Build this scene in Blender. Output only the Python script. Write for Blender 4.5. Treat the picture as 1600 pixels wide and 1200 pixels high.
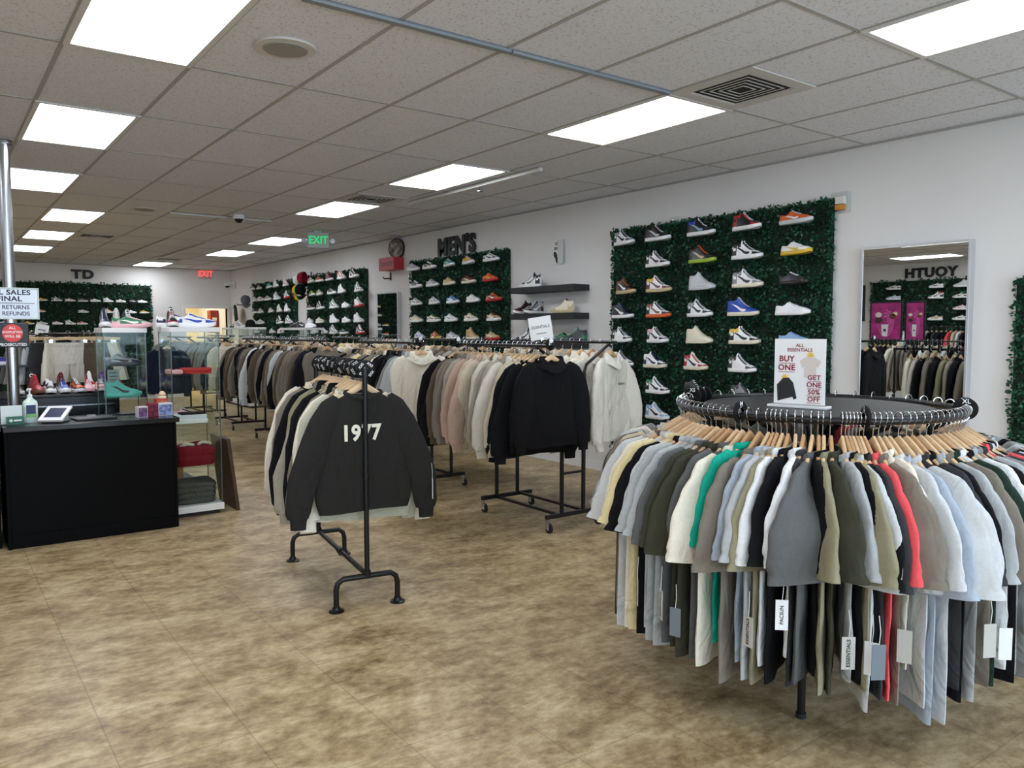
import bpy, math, random
from math import sin, cos, pi, radians as R
from mathutils import Matrix, Vector
random.seed(7)
for o in list(bpy.data.objects): bpy.data.objects.remove(o)
SC = bpy.context.scene
COL = SC.collection
# ---------------------------------------------------------------- camera, world, daylight, exposure
cam_d = bpy.data.cameras.new('camera'); cam = bpy.data.objects.new('camera', cam_d); COL.objects.link(cam)
cam_d.sensor_width = 36; cam_d.lens = 36 * 1233 / 1600; cam_d.clip_start = .05
pt, az = math.atan(83 / 1233), math.atan(915 / 1236)
fw = Vector((sin(az) * cos(pt), cos(az) * cos(pt), -sin(pt))); rt = Vector((cos(az), -sin(az), 0)); upv = rt.cross(fw)
cam.matrix_world = Matrix(((rt.x, upv.x, -fw.x, 0), (rt.y, upv.y, -fw.y, 0), (rt.z, upv.z, -fw.z, 1.53), (0, 0, 0, 1)))
SC.camera = cam
w = bpy.data.worlds.new('world'); SC.world = w; w.use_nodes = True
w.node_tree.nodes['Background'].inputs[0].default_value = (.75, .85, 1, 1); w.node_tree.nodes['Background'].inputs[1].default_value = .6
LAMP = 10.8
def day(name, loc, sx, sz, power):
    d = bpy.data.lights.new(name, 'AREA'); d.shape = 'RECTANGLE'; d.size = sx; d.size_y = sz; d.energy = power; d.color = (.66, .82, 1)
    o = bpy.data.objects.new(name, d); COL.objects.link(o); o.location = loc; o.rotation_euler = (R(90), 0, 0)
day('window_daylight', (3.2, -3.55, 1.5), 4.4, 2.2, 200); day('window_daylight', (-2.6, -3.55, 1.5), 4.4, 2.2, 110)
SC.view_settings.view_transform = 'Standard'; SC.view_settings.look = 'None'; SC.view_settings.gamma = 1
SC.view_settings.exposure = 0.0; SC.view_settings.use_curve_mapping = False

# ---------------------------------------------------------------- helpers
def lin(c):
    c /= 255; return c / 12.92 if c <= .04045 else ((c + .055) / 1.055) ** 2.4
def rgb(h): return tuple(lin(int(h[i:i + 2], 16)) for i in (0, 2, 4)) + (1,)
MATS = {}
def mat(h, rough=.5, metal=0, kind='plain', var=.0, scale=30, bump=0, spec=.5, coat=0, emit=0):
    key = (h, rough, metal, kind, var, scale, bump, spec, coat, emit)
    if key in MATS: return MATS[key]
    m = bpy.data.materials.new(kind + '_' + h); m.use_nodes = True; nt = m.node_tree; b = nt.nodes['Principled BSDF']
    c = rgb(h); b.inputs['Base Color'].default_value = c; b.inputs['Roughness'].default_value = rough; b.inputs['Metallic'].default_value = metal
    b.inputs['Specular IOR Level'].default_value = spec
    if coat: b.inputs['Coat Weight'].default_value = coat; b.inputs['Coat Roughness'].default_value = .08
    if emit: b.inputs['Emission Color'].default_value = c; b.inputs['Emission Strength'].default_value = emit
    if var or bump:
        tc = nt.nodes.new('ShaderNodeTexCoord'); n = nt.nodes.new('ShaderNodeTexNoise'); n.inputs['Scale'].default_value = scale; n.inputs['Detail'].default_value = 4
        nt.links.new(tc.outputs['Object'], n.inputs['Vector'])
        if var:
            r = nt.nodes.new('ShaderNodeMapRange'); r.inputs[1].default_value = .3; r.inputs[2].default_value = .7
            r.inputs[3].default_value = 1 - var; r.inputs[4].default_value = 1 + var
            mx = nt.nodes.new('ShaderNodeVectorMath'); mx.operation = 'SCALE'; mx.inputs[0].default_value = c[:3]
            nt.links.new(n.outputs[0], r.inputs[0]); nt.links.new(r.outputs[0], mx.inputs['Scale']); nt.links.new(mx.outputs[0], b.inputs['Base Color'])
        if bump:
            bp = nt.nodes.new('ShaderNodeBump'); bp.inputs['Strength'].default_value = bump; bp.inputs['Distance'].default_value = .01
            nt.links.new(n.outputs[0], bp.inputs['Height']); nt.links.new(bp.outputs[0], b.inputs['Normal'])
            if kind == 'fabric':        # soft creases
                mp = nt.nodes.new('ShaderNodeMapping'); mp.inputs['Scale'].default_value = (9, 9, 5); mp.inputs['Rotation'].default_value = (0, .5, 0); n2 = nt.nodes.new('ShaderNodeTexNoise'); n2.inputs['Scale'].default_value = 1; n2.inputs['Detail'].default_value = 2; n2.inputs['Distortion'].default_value = 1.6
                b2 = nt.nodes.new('ShaderNodeBump'); b2.inputs['Strength'].default_value = .55; b2.inputs['Distance'].default_value = .035
                nt.links.new(tc.outputs['Object'], mp.inputs[0]); nt.links.new(mp.outputs[0], n2.inputs[0]); nt.links.new(n2.outputs[0], b2.inputs['Height']); nt.links.new(b2.outputs[0], bp.inputs['Normal'])
    MATS[key] = m; return m
def fabric(h): return mat(h, .92, 0, 'fabric', .05, 90, .05, .15)
def leather(h): return mat(h, .38, 0, 'leather', .03, 20, 0, .5)
def glass(name='clear_glass', tint='FAFDFC', refl=.22):
    if name in MATS: return MATS[name]
    m = bpy.data.materials.new(name); m.use_nodes = True; nt = m.node_tree; nt.nodes.clear()
    o = nt.nodes.new('ShaderNodeOutputMaterial'); t = nt.nodes.new('ShaderNodeBsdfTransparent'); g = nt.nodes.new('ShaderNodeBsdfGlossy'); mx = nt.nodes.new('ShaderNodeMixShader')
    t.inputs[0].default_value = rgb(tint); g.inputs['Roughness'].default_value = .02; g.inputs[0].default_value = (.9, 1, .97, 1)
    f = nt.nodes.new('ShaderNodeFresnel'); f.inputs[0].default_value = 1.45; k = nt.nodes.new('ShaderNodeMath'); k.operation = 'MULTIPLY'; k.inputs[1].default_value = refl
    nt.links.new(f.outputs[0], k.inputs[0]); nt.links.new(k.outputs[0], mx.inputs[0]); nt.links.new(t.outputs[0], mx.inputs[1]); nt.links.new(g.outputs[0], mx.inputs[2]); nt.links.new(mx.outputs[0], o.inputs[0])
    MATS[name] = m; return m

class MB:
    def __init__(s): s.v = []; s.f = []
    def loft(s, rings, closed=True, c0=False, c1=False):
        n = len(rings[0]); b = len(s.v)
        for r in rings: s.v += [tuple(p) for p in r]
        for i in range(len(rings) - 1):
            for j in range(n if closed else n - 1):
                k = (j + 1) % n; s.f.append((b + i * n + j, b + i * n + k, b + (i + 1) * n + k, b + (i + 1) * n + j))
        if c0: s.f.append(tuple(b + j for j in range(n))[::-1])
        if c1: s.f.append(tuple(b + (len(rings) - 1) * n + j for j in range(n)))
        return s
    def box(s, x0, x1, y0, y1, z0, z1):
        b = len(s.v); s.v += [(x, y, z) for z in (z0, z1) for y in (y0, y1) for x in (x0, x1)]
        s.f += [tuple(b + i for i in q) for q in ((0, 2, 3, 1), (4, 5, 7, 6), (0, 1, 5, 4), (2, 6, 7, 3), (0, 4, 6, 2), (1, 3, 7, 5))]; return s
    def tube(s, pts, r, n=8, cap=True):
        pts = [Vector(p) for p in pts]; rs = r if isinstance(r, (list, tuple)) else [r] * len(pts); rings = []; u = None
        for i, p in enumerate(pts):
            t = (pts[min(i + 1, len(pts) - 1)] - pts[max(i - 1, 0)]).normalized()
            if u is None: u = t.orthogonal().normalized()
            else: u = (u - t * u.dot(t)).normalized()
            q = t.cross(u); rings.append([p + (u * cos(2 * pi * k / n) + q * sin(2 * pi * k / n)) * rs[i] for k in range(n)])
        return s.loft(rings, True, cap, cap)
    def cyl(s, c, ax, r, h, n=20):
        c = Vector(c); d = Vector({'x': (1, 0, 0), 'y': (0, 1, 0), 'z': (0, 0, 1)}[ax]); return s.tube([c, c + d * h], r, n)
    def lathe(s, c, prof, n=20):
        return s.loft([[(c[0] + r * cos(2 * pi * k / n), c[1] + r * sin(2 * pi * k / n), c[2] + z) for k in range(n)] for r, z in prof], True, True, True)
    def ext(s, poly, o, ux, uy, d):           # extrude a 2-D outline by the vector d
        o, ux, uy, d = Vector(o), Vector(ux), Vector(uy), Vector(d)
        return s.loft([[o + ux * a + uy * b for a, b in poly], [o + ux * a + uy * b + d for a, b in poly]], True, True, True)
    def mesh(s, name, smooth=True):
        me = bpy.data.meshes.new(name); me.from_pydata(s.v, [], s.f); me.validate()
        me.polygons.foreach_set('use_smooth', [smooth] * len(me.polygons)); 
        if smooth: me.set_sharp_from_angle(angle=R(40))
        me.materials.append(None); return me
def ob(name, me, m, parent=None, loc=(0, 0, 0), rot=(0, 0, 0)):
    if isinstance(me, MB): me = me.mesh(name)
    o = bpy.data.objects.new(name, me); COL.objects.link(o); o.location = loc; o.rotation_euler = rot
    o.material_slots[0].link = 'OBJECT'; o.material_slots[0].material = m
    if parent: o.parent = parent
    return o
def wob(name, mb, m, parent=None, bevel=0, label=None):  # shape given in room coordinates, parent unrotated
    if parent:
        q = Vector((0, 0, 0)); p = parent
        while p: q += p.location; p = p.parent
        mb.v = [(x - q.x, y - q.y, z - q.z) for x, y, z in mb.v]
    o = ob(name, mb, m, parent)
    if bevel: bv(o, bevel)
    if label: o['label'] = label
    return o
def bv(o, wd, seg=2):
    md = o.modifiers.new('bevel', 'BEVEL'); md.width = wd; md.segments = seg; md.limit_method = 'ANGLE'; return o
LABELS = {}
def tag(o, label, cat, group=None):
    n = len(label.split()); assert 4 <= n <= 16, (n, label)
    LABELS[label] = LABELS.get(label, 0) + 1
    o['label'] = label; o['category'] = cat
    if group: o['group'] = group
    return o
def thing(name, label, cat, loc=(0, 0, 0), rz=0, group=None):
    o = bpy.data.objects.new(name, None); COL.objects.link(o); o.empty_display_size = .1; o.location = loc; o.rotation_euler = (0, 0, rz)
    return tag(o, label, cat, group)
def struct(name, mb, m): o = ob(name, mb, m); o['kind'] = 'structure'; return o
TXT = {}
def text_mesh(s, size, ext=.002, bold=0.0, sx=1.0, sh=0.0):
    c = bpy.data.curves.new('lettering', 'FONT'); c.body = s; c.size = size; c.extrude = ext; c.offset = bold * size; c.align_x = 'CENTER'; c.align_y = 'CENTER'; c.resolution_u = 3; c.space_line = 1.0; c.space_character = 1 + bold * 2.2
    c.shear = sh
    t = bpy.data.objects.new('lettering', c); me = bpy.data.meshes.new_from_object(t); bpy.data.objects.remove(t); bpy.data.curves.remove(c)
    for v in me.vertices: v.co.x *= sx
    me.materials.clear(); me.materials.append(None); return me
def text(name, s, size, o, ux, uy, m, parent=None, ext=.002, bold=0.0, sx=1.0, sh=0.0, local=False):
    me = text_mesh(s, size, ext, bold, sx, sh); ux, uy = Vector(ux).normalized(), Vector(uy).normalized(); uz = ux.cross(uy); o = Vector(o)
    if parent and not local:
        p = parent
        while p: o = o - p.location; p = p.parent
    for v in me.vertices: c = v.co.copy(); v.co = o + ux * c.x + uy * c.y + uz * c.z
    return ob(name, me, m, parent)
ORD = 'first second third fourth fifth sixth seventh eighth ninth tenth eleventh twelfth thirteenth fourteenth fifteenth sixteenth seventeenth eighteenth nineteenth twentieth'.split()
def interp(tab, t):
    for (a, *p), (b, *q) in zip(tab, tab[1:]):
        if t <= b:
            f = (t - a) / (b - a); r = [x + (y - x) * f for x, y in zip(p, q)]; return r[0] if len(r) == 1 else r
    r = list(tab[-1][1:]); return r[0] if len(r) == 1 else r

BLACKMETAL = mat('141416', .35, .3); STEEL = mat('B9BCC0', .25, 1); CHROME = mat('D8DADC', .12, 1); WOOD = mat('DDBC92', .45, 0, 'pale_wood', .16, 14); WOOD2 = mat('C49C70', .45, 0, 'pale_wood', .16, 14)
WHITE = mat('EDEDEB', .4); BLACK = mat('0E0E10', .45); RUBBER = mat('1B1B1C', .7); RIGHT, UP = (0, -1, 0), (0, 0, 1)
XR, XL, YB, YF, CH = 5.88, -5.4, 19.25, -3.4, 2.965

# ---------------------------------------------------------------- room shell
def floor_mat():
    m = bpy.data.materials.new('stone_vinyl_floor'); m.use_nodes = True; nt = m.node_tree; N = nt.nodes.new; L = nt.links.new; b = nt.nodes['Principled BSDF']
    g = N('ShaderNodeNewGeometry'); mp = N('ShaderNodeMapping'); mp.inputs['Rotation'].default_value = (0, 0, R(20)); mp.inputs['Scale'].default_value = (1, 1.45, 1); L(g.outputs['Position'], mp.inputs[0])
    a = N('ShaderNodeTexNoise'); a.inputs['Scale'].default_value = 3.6; a.inputs['Detail'].default_value = 6; a.inputs['Roughness'].default_value = .6; a.inputs['Distortion'].default_value = .1; L(mp.outputs[0], a.inputs[0])
    a2 = N('ShaderNodeTexNoise'); a2.inputs['Scale'].default_value = 15; a2.inputs['Detail'].default_value = 8; a2.inputs['Roughness'].default_value = .72; L(mp.outputs[0], a2.inputs[0])
    mxn = N('ShaderNodeMix'); mxn.inputs[0].default_value = .5; L(a.outputs[0], mxn.inputs[2]); L(a2.outputs[0], mxn.inputs[3])
    r = N('ShaderNodeValToRGB'); L(mxn.outputs[0], r.inputs[0]); e = r.color_ramp.elements
    e[0].position = .33; e[0].color = rgb('5F4C34'); e[1].position = .66; e[1].color = rgb('D6C7A2')
    for p, h in ((.43, '8E7856'), (.50, 'A9936E'), (.57, 'BFAB85')): q = e.new(p); q.color = rgb(h)
    # tile joints: room axes, 0.445 x 0.436 m
    sp = N('ShaderNodeSeparateXYZ'); L(g.outputs['Position'], sp.inputs[0]); outs = []
    for k, (o, s) in enumerate(((1.82, .445), (2.06, .436))):
        u = N('ShaderNodeMath'); u.operation = 'SUBTRACT'; L(sp.outputs[k], u.inputs[0]); u.inputs[1].default_value = o
        v = N('ShaderNodeMath'); v.operation = 'PINGPONG'; L(u.outputs[0], v.inputs[0]); v.inputs[1].default_value = s / 2
        outs.append(v)
    mn = N('ShaderNodeMath'); mn.operation = 'MINIMUM'; L(outs[0].outputs[0], mn.inputs[0]); L(outs[1].outputs[0], mn.inputs[1])
    lt = N('ShaderNodeMapRange'); L(mn.outputs[0], lt.inputs[0]); lt.inputs[1].default_value = .0012; lt.inputs[2].default_value = .0036; lt.inputs[3].default_value = .68; lt.inputs[4].default_value = 1
    mx = N('ShaderNodeVectorMath'); mx.operation = 'SCALE'; L(r.outputs[0], mx.inputs[0]); L(lt.outputs[0], mx.inputs['Scale']); L(mx.outputs[0], b.inputs['Base Color'])
    b.inputs['Roughness'].default_value = .42; b.inputs['Specular IOR Level'].default_value = .35
    bp = N('ShaderNodeBump'); bp.inputs['Strength'].default_value = .08; bp.inputs['Distance'].default_value = .01; L(a.outputs[0], bp.inputs['Height']); L(bp.outputs[0], b.inputs['Normal'])
    return m
def ceil_mat():
    m = bpy.data.materials.new('mineral_ceiling_tile'); m.use_nodes = True; nt = m.node_tree; N = nt.nodes.new; L = nt.links.new; b = nt.nodes['Principled BSDF']
    g = N('ShaderNodeNewGeometry'); a = N('ShaderNodeTexNoise'); a.inputs['Scale'].default_value = 75; a.inputs['Detail'].default_value = 3; L(g.outputs['Position'], a.inputs[0])
    r = N('ShaderNodeValToRGB'); L(a.outputs[0], r.inputs[0]); e = r.color_ramp.elements; e[0].position = .34; e[0].color = rgb('C4C2C1'); e[1].position = .44; e[1].color = rgb('E0E1E6')
    L(r.outputs[0], b.inputs['Base Color']); b.inputs['Roughness'].default_value = .95; b.inputs['Specular IOR Level'].default_value = .1
    bp = N('ShaderNodeBump'); bp.inputs['Strength'].default_value = .4; bp.inputs['Distance'].default_value = .004; L(a.outputs[0], bp.inputs['Height']); L(bp.outputs[0], b.inputs['Normal'])
    return m
WALL = mat('E4E2DF', .85, 0, 'painted_wall', .015, 3, .02, .2)
struct('floor', MB().box(XL - .2, XR + .2, YF - .2, YB + 3.2, -.1, 0), floor_mat())
struct('ceiling', MB().box(XL - .2, XR + .2, YF - .2, YB + 3.2, CH, CH + .1), ceil_mat())
struct('wall_right', MB().box(XR, XR + .15, YF, YB + 3, 0, CH), WALL)
struct('wall_left', MB().box(XL - .15, XL, YF, YB, 0, CH), WALL)
DX0, DX1, DZ = 4.84, 5.79, 2.06
struct('wall_back', MB().box(XL, DX0, YB, YB + .14, 0, CH).box(DX1, XR, YB, YB + .14, 0, CH).box(DX0, DX1, YB, YB + .14, DZ, CH), WALL)
struct('wall_hallway', MB().box(2.6, XR, YB + 2.9, YB + 3, 0, CH).box(2.6, 2.7, YB + .14, YB + 2.9, 0, CH), mat('E8D9A8', .85))
struct('wall_front', MB().box(XL, XR, YF, YF + .1, 0, .3).box(XL, XR, YF, YF + .1, 2.7, CH).box(XL, -4.9, YF, YF + .1, .3, 2.7).box(-.3, .9, YF, YF + .1, .3, 2.7).box(5.5, XR, YF, YF + .1, .3, 2.7), WALL)
TRIM = mat('E9E8E6', .5)
struct('trim_1', MB().box(DX0 - .07, DX0, YB - .02, YB + .14, 0, DZ + .07).box(DX1, DX1 + .06, YB - .02, YB + .14, 0, DZ + .07).box(DX0, DX1, YB - .02, YB + .14, DZ, DZ + .07), TRIM)
struct('baseboard_right', MB().box(XR - .012, XR, YF, YB, 0, .1), TRIM)
struct('baseboard_back', MB().box(XL, DX0 - .07, YB - .012, YB, 0, .1), TRIM)
struct('baseboard_left', MB().box(XL, XL + .012, YF, YB, 0, .1), TRIM)
grid = MB(); xs = [.6 + .61 * k for k in range(-9, 9)]; ys = [3.35 + 1.22 * k for k in range(-5, 14)]
for x in xs: grid.box(x - .011, x + .011, YF + .1, YB, CH - .004, CH - .0005)
for y in ys: grid.box(XL, XR, y - .011, y + .011, CH - .0045, CH - .0005)
grid.box(XR - .02, XR, YF + .1, YB, CH - .015, CH - .001).box(XL, XR, YB - .02, YB, CH - .015, CH - .001)
struct('trim_2', grid, mat('A9A6A2', .6))

# ceiling fixtures
DIFF = mat('F3F7FF', .6, emit=LAMP, kind='lit_diffuser'); FRAME = mat('D9D8D4', .5)
LT = [(.6, 3.35, 'nearest ceiling light panel, at the top left'), (.6, 5.79, 'second ceiling light panel of the left row'), (.6, 8.23, 'third ceiling light panel of the left row, beside steel pole'),
      (1.21, 10.67, 'fourth ceiling light panel of the left row'), (1.21, 13.11, 'fifth ceiling light panel of the left row'), (1.21, 15.55, 'sixth and farthest ceiling light panel of the left row'),
      (3.65, .91, 'ceiling light panel cut off at the top right corner'), (3.65, 3.35, 'ceiling light panel touching the square air vent'), (3.65, 5.79, 'ceiling light panel beside the long white light rail'),
      (3.65, 8.23, 'ceiling light panel before the green exit sign'), (4.26, 11.89, 'ceiling light panel just behind the green exit sign'), (4.26, 14.33, 'small ceiling light panel second from the back corner'), (3.65, 17.72, 'farthest ceiling light panel, next to the back wall'),
      (-4.28, 7.01, 'ceiling light panel reflected in the tall mirror')]
HID = [(.6, .91), (.6, -1.53), (3.65, -1.53), (-1.84, -1.53), (-1.84, 2.13), (-1.84, 5.79), (-1.84, 9.45), (-1.84, 14.33), (-4.28, 2.13), (-4.28, 11.89)]
lights = [(x, y, l) for x, y, l in LT] + [(x, y, None) for x, y in HID]
fr_me = MB().box(0, .61, 0, .03, -.012, -.001).box(0, .61, 1.19, 1.22, -.012, -.001).box(0, .03, .03, 1.19, -.012, -.001).box(.58, .61, .03, 1.19, -.012, -.001).mesh('frame', False)
df_me = MB().box(.03, .58, .03, 1.19, -.007, -.002).mesh('diffuser', False)
for x, y, l in lights:
    t = thing('ceiling_light', l or 'ceiling light panel outside the view, in the same ceiling grid', 'ceiling light', (x, y, CH), 0, 'lit rectangular panels in the ceiling grid')
    ob('frame', fr_me, FRAME, t); ob('diffuser', df_me, DIFF, t)
def vent(x, y, label, dark=True):
    t = thing('air_vent', label, 'air vent', (x + .305, y + .305, CH)); P = mat('C9C6C1', .5)
    fr = MB()
    for k in range(6):
        a = .30 - k * .028 if k else .30; b = .205 - (k - 1) * .033 if k else .21
        if k == 0: a, b = .30, .215
        else: a = .212 - (k - 1) * .038; b = a - .009
        z, y = (-.010, -.003) if k == 0 else (-.0065, -.0045)
        fr.box(-a, a, -a, -b, z, y).box(-a, a, b, a, z, y).box(-a, -b, -b, b, z, y).box(b, a, -b, b, z, y)
    ob('louvre', fr, P, t); ob('backing', MB().box(-.22, .22, -.22, .22, -.003, -.001), mat('121212', .9), t)
vent(3.65, 2.74, 'large square air vent in ceiling beside the near light panel'); vent(3.65, 7.62, 'small square air vent in ceiling behind the middle light panel')
vent(1.82, 13.11, 'distant air vent to the right of the left light row'); vent(3.65, 16.6, 'distant air vent before the farthest ceiling light panel')
def speaker(x, y, label):
    t = thing('ceiling_speaker', label, 'speaker', (x, y, CH)); ob('ring', MB().lathe((0, 0, 0), [(.15, -.012), (.15, -.001)], 32), mat('D0CCC6', .6), t); ob('grille', MB().lathe((0, 0, 0), [(.108, -.018), (.11, -.012)], 32), mat('98938C', .7), t)
speaker(1.52, 3.98, 'round ceiling speaker beside the nearest light panel'); speaker(2.12, 10.13, 'distant round ceiling speaker left of the dome camera')
def bar(name, x0, x1, y0, y1, label, h='8E979E', z=.022): tag(wob(name, MB().box(x0, x1, y0, y1, CH - z, CH - .0055), mat(h, .4, .3), None, .003), label, 'ceiling rail')
bar('ceiling_rail', 1.35, 2.45, 3.31, 3.35, 'grey metal ceiling rail, left length beside the round speaker'); bar('ceiling_rail', 2.46, 3.64, 3.31, 3.35, 'grey metal ceiling rail, right length ending at air vent')
bar('light_rail', 4.36, 4.40, 5.49, 7.83, 'long white rail on ceiling beside light panel', 'D6D6D2', .04); bar('light_rail', 2.41, 3.65, 10.16, 10.2, 'thin white ceiling rail running beside the dome camera', 'C9C7C2', .03)
bar('light_rail', 3.05, 3.08, 13.0, 17.6, 'thin distant ceiling rail, left of two parallel ones', 'C9C7C2', .02); bar('light_rail', 3.7, 3.73, 13.4, 16.5, 'thin distant ceiling rail, right of two parallel ones', 'C9C7C2', .02)
def dome(x, y, z, label, wallside):
    t = thing('dome_camera', label, 'security camera', (x, y, z))
    ob('housing', MB().lathe((0, 0, 0), [(.07, 0), (.07, -.035), (.06, -.05)][::-1], 24), WHITE, t); ob('lens_dome', MB().lathe((0, 0, -.05), [(.012, -.048), (.035, -.038), (.05, -.015), (.052, 0)], 24), mat('101012', .1), t)
    if wallside: ob('bracket', MB().box(-.01, .14, -.03, .03, -.005, .03).box(.12, .16, -.05, .05, -.1, .06), WHITE, t)
dome(3.16, 9.95, CH - .005, 'black dome security camera hanging from the ceiling', False); dome(5.7, 18.9, 2.63, 'white bracketed dome camera in the far right corner', True)
t = thing('sprinkler', 'small metal sprinkler head on ceiling right of the light rail', 'sprinkler', (4.46, 6.56, CH)); ob('stem', MB().cyl((0, 0, -.05), 'z', .012, .049, 10), STEEL, t); ob('deflector', MB().cyl((0, 0, -.06), 'z', .03, .008, 14), STEEL, t)
# exit signs
t = thing('exit_sign', 'green lit EXIT sign hanging from the ceiling', 'exit sign', (4.55, 10.8, 2.81)); v = Vector((.45, -1, 0)).normalized(); ux = Vector((-v.y, v.x, 0)); 
t.rotation_euler = (0, 0, R(-23))
bv(ob('housing', MB().box(-.15, .15, -.025, .025, -.1, .12), mat('B9C2BC', .5), t), .006); ob('canopy', MB().box(-.05, .05, -.02, .02, .12, .15), mat('B9C2BC', .5), t)
text('lettering', 'EXIT', .15, (0, -.0265, .01), (1, 0, 0), UP, mat('10D070', .5, emit=.9), t, .001, .015, .85, local=True)
for s in (-1, 1): h = ob('emergency_head', MB().cyl((s * .2, -.05, .0), 'y', .035, .06, 16).box(s * .17 - .02, s * .17 + .02, -.01, .01, -.01, .01), mat('9A9A9A', .3, .5), t)
t = thing('exit_sign', 'red lit EXIT sign above the back doorway', 'exit sign', (5.3, YB - .03, 2.86)); wob('housing', MB().box(5.16, 5.44, YB - .05, YB - .001, 2.75, 2.96), mat('D8C0BC', .5), t, .005)
text('lettering', 'EXIT', .18, (5.3, YB - .052, 2.855), (1, 0, 0), UP, mat('FF4A44', .5, emit=1.6), t, .001, .02, .85)
# hallway behind the doorway
d = bpy.data.lights.new('hallway_lamp', 'AREA'); d.size = .6; d.energy = 60; d.color = (1, .9, .7); lo = bpy.data.objects.new('hallway_lamp', d); COL.objects.link(lo); lo.location = (4.6, YB + 1.4, 2.9)
t = thing('fire_cabinet', 'red cabinet on the yellow wall behind the back doorway', 'cabinet', (5.55, YB + 1.2, 1.3)); wob('body', MB().box(5.68, 5.878, YB + 1.0, YB + 1.3, 1.48, 2.04), mat('8E201E', .4), t, .01); wob('notice', MB().box(5.72, 5.83, YB + .993, YB + .999, 1.78, 1.86), WHITE, t)

# ---------------------------------------------------------------- leafy wall panels
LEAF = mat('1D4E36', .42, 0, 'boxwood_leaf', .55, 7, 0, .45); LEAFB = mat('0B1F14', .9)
CLEAR = glass('clear_acrylic', 'F6F8F8', .06)
def leaves(p0, ua, ub, un, wa, hb, n, size, seed):
    rnd = random.Random(seed); mb = MB(); ua, ub, un = Vector(ua), Vector(ub), Vector(un); V = mb.v; F = mb.f
    for i in range(n):
        edge = rnd.random() < .12
        a = rnd.random() * wa; b = rnd.random() * hb
        if edge:
            if rnd.random() < .5: a = (0 if rnd.random() < .5 else wa) + rnd.uniform(-.012, .012)
            else: b = (0 if rnd.random() < .5 else hb) + rnd.uniform(-.012, .012)
        c = p0 + ua * a + ub * b + un * (.022 + rnd.random() * .03)
        d = Vector((rnd.gauss(0, 1), rnd.gauss(0, 1), rnd.gauss(0, 1))).normalized(); d = (d * .75 + un * .35 + ub * rnd.uniform(-.5, .3)).normalized()
        q = d.cross(Vector((rnd.gauss(0, 1), rnd.gauss(0, 1), rnd.gauss(0, 1)))).normalized(); nn = d.cross(q)
        L_ = size * rnd.uniform(.7, 1.25); W_ = L_ * .34; k = len(V)
        for pt in (c, c + d * L_ * .5 + q * W_ + nn * W_ * .3, c + d * L_, c + d * L_ * .5 - q * W_ + nn * W_ * .3):
                h = (pt - p0).dot(un); V.append(tuple(pt + un * (max(h, .006) - h) + un * min(0, .074 - h)))
        F += [(k, k + 1, k + 2), (k, k + 2, k + 3)]
    return mb
def leaf_panel(label, p0, ua, un, wa, hb, n, size, seed, shelves=()):
    """p0 lower corner on the wall, ua along the wall, un out of the wall"""
    p0, ua, un, ub = Vector(p0), Vector(ua), Vector(un), Vector((0, 0, 1)); t = thing('leaf_panel', label, 'plant wall', p0)
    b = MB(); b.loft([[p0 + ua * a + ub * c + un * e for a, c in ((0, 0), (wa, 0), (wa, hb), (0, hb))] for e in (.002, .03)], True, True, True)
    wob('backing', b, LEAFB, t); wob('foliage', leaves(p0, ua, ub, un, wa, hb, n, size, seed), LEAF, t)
    for q in shelves:                     # clear ledges under the shoes: centre point at shelf top
        s = MB(); q = Vector(q); s.loft([[q + ua * a + un * e + ub * z for a, e in ((-.085, -.06), (.085, -.06), (.085, .055), (-.085, .055))] for z in (-.006, -.001)], True, True, True)
        wob('shelf', s, CLEAR, t)
    return t

# ---------------------------------------------------------------- shoes
def hw(t): return interp([(0, .016), (.03, .022), (.1, .031), (.25, .0345), (.4, .0335), (.55, .0385), (.7, .0445), (.82, .044), (.92, .035), (.97, .024), (1, .012)], t)
HI = [(0, .125), (.04, .150), (.12, .155), (.22, .15), (.33, .168), (.38, .158), (.46, .128), (.56, .100), (.66, .082), (.75, .070), (.86, .062), (.94, .050), (1, .036)]
LO = [(0, .078), (.05, .092), (.12, .088), (.22, .083), (.32, .104), (.38, .106), (.46, .094), (.56, .082), (.66, .074), (.75, .067), (.86, .060), (.94, .050), (1, .036)]
SL = .30
def zsole(t): return .016 * max(0, (t - .72) / .28) ** 2
def shoe_pt(t, ph, prof, off=0):
    h = interp(prof, t); W = hw(t) * .97 + off; z0 = .028 + zsole(t) * .6; s, c = sin(ph), cos(ph)
    tw = interp([(0, .75), (.3, .72), (.45, .55), (.65, .62), (.8, .9), (1, 1)], t)
    k = max(0, c) ** .62; lean = 1 - (1 - tw) * k
    return Vector((t * SL - .5 * SL, W * lean * math.copysign(abs(s) ** .72, s), z0 + (h - z0 + off) * k))
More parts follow.
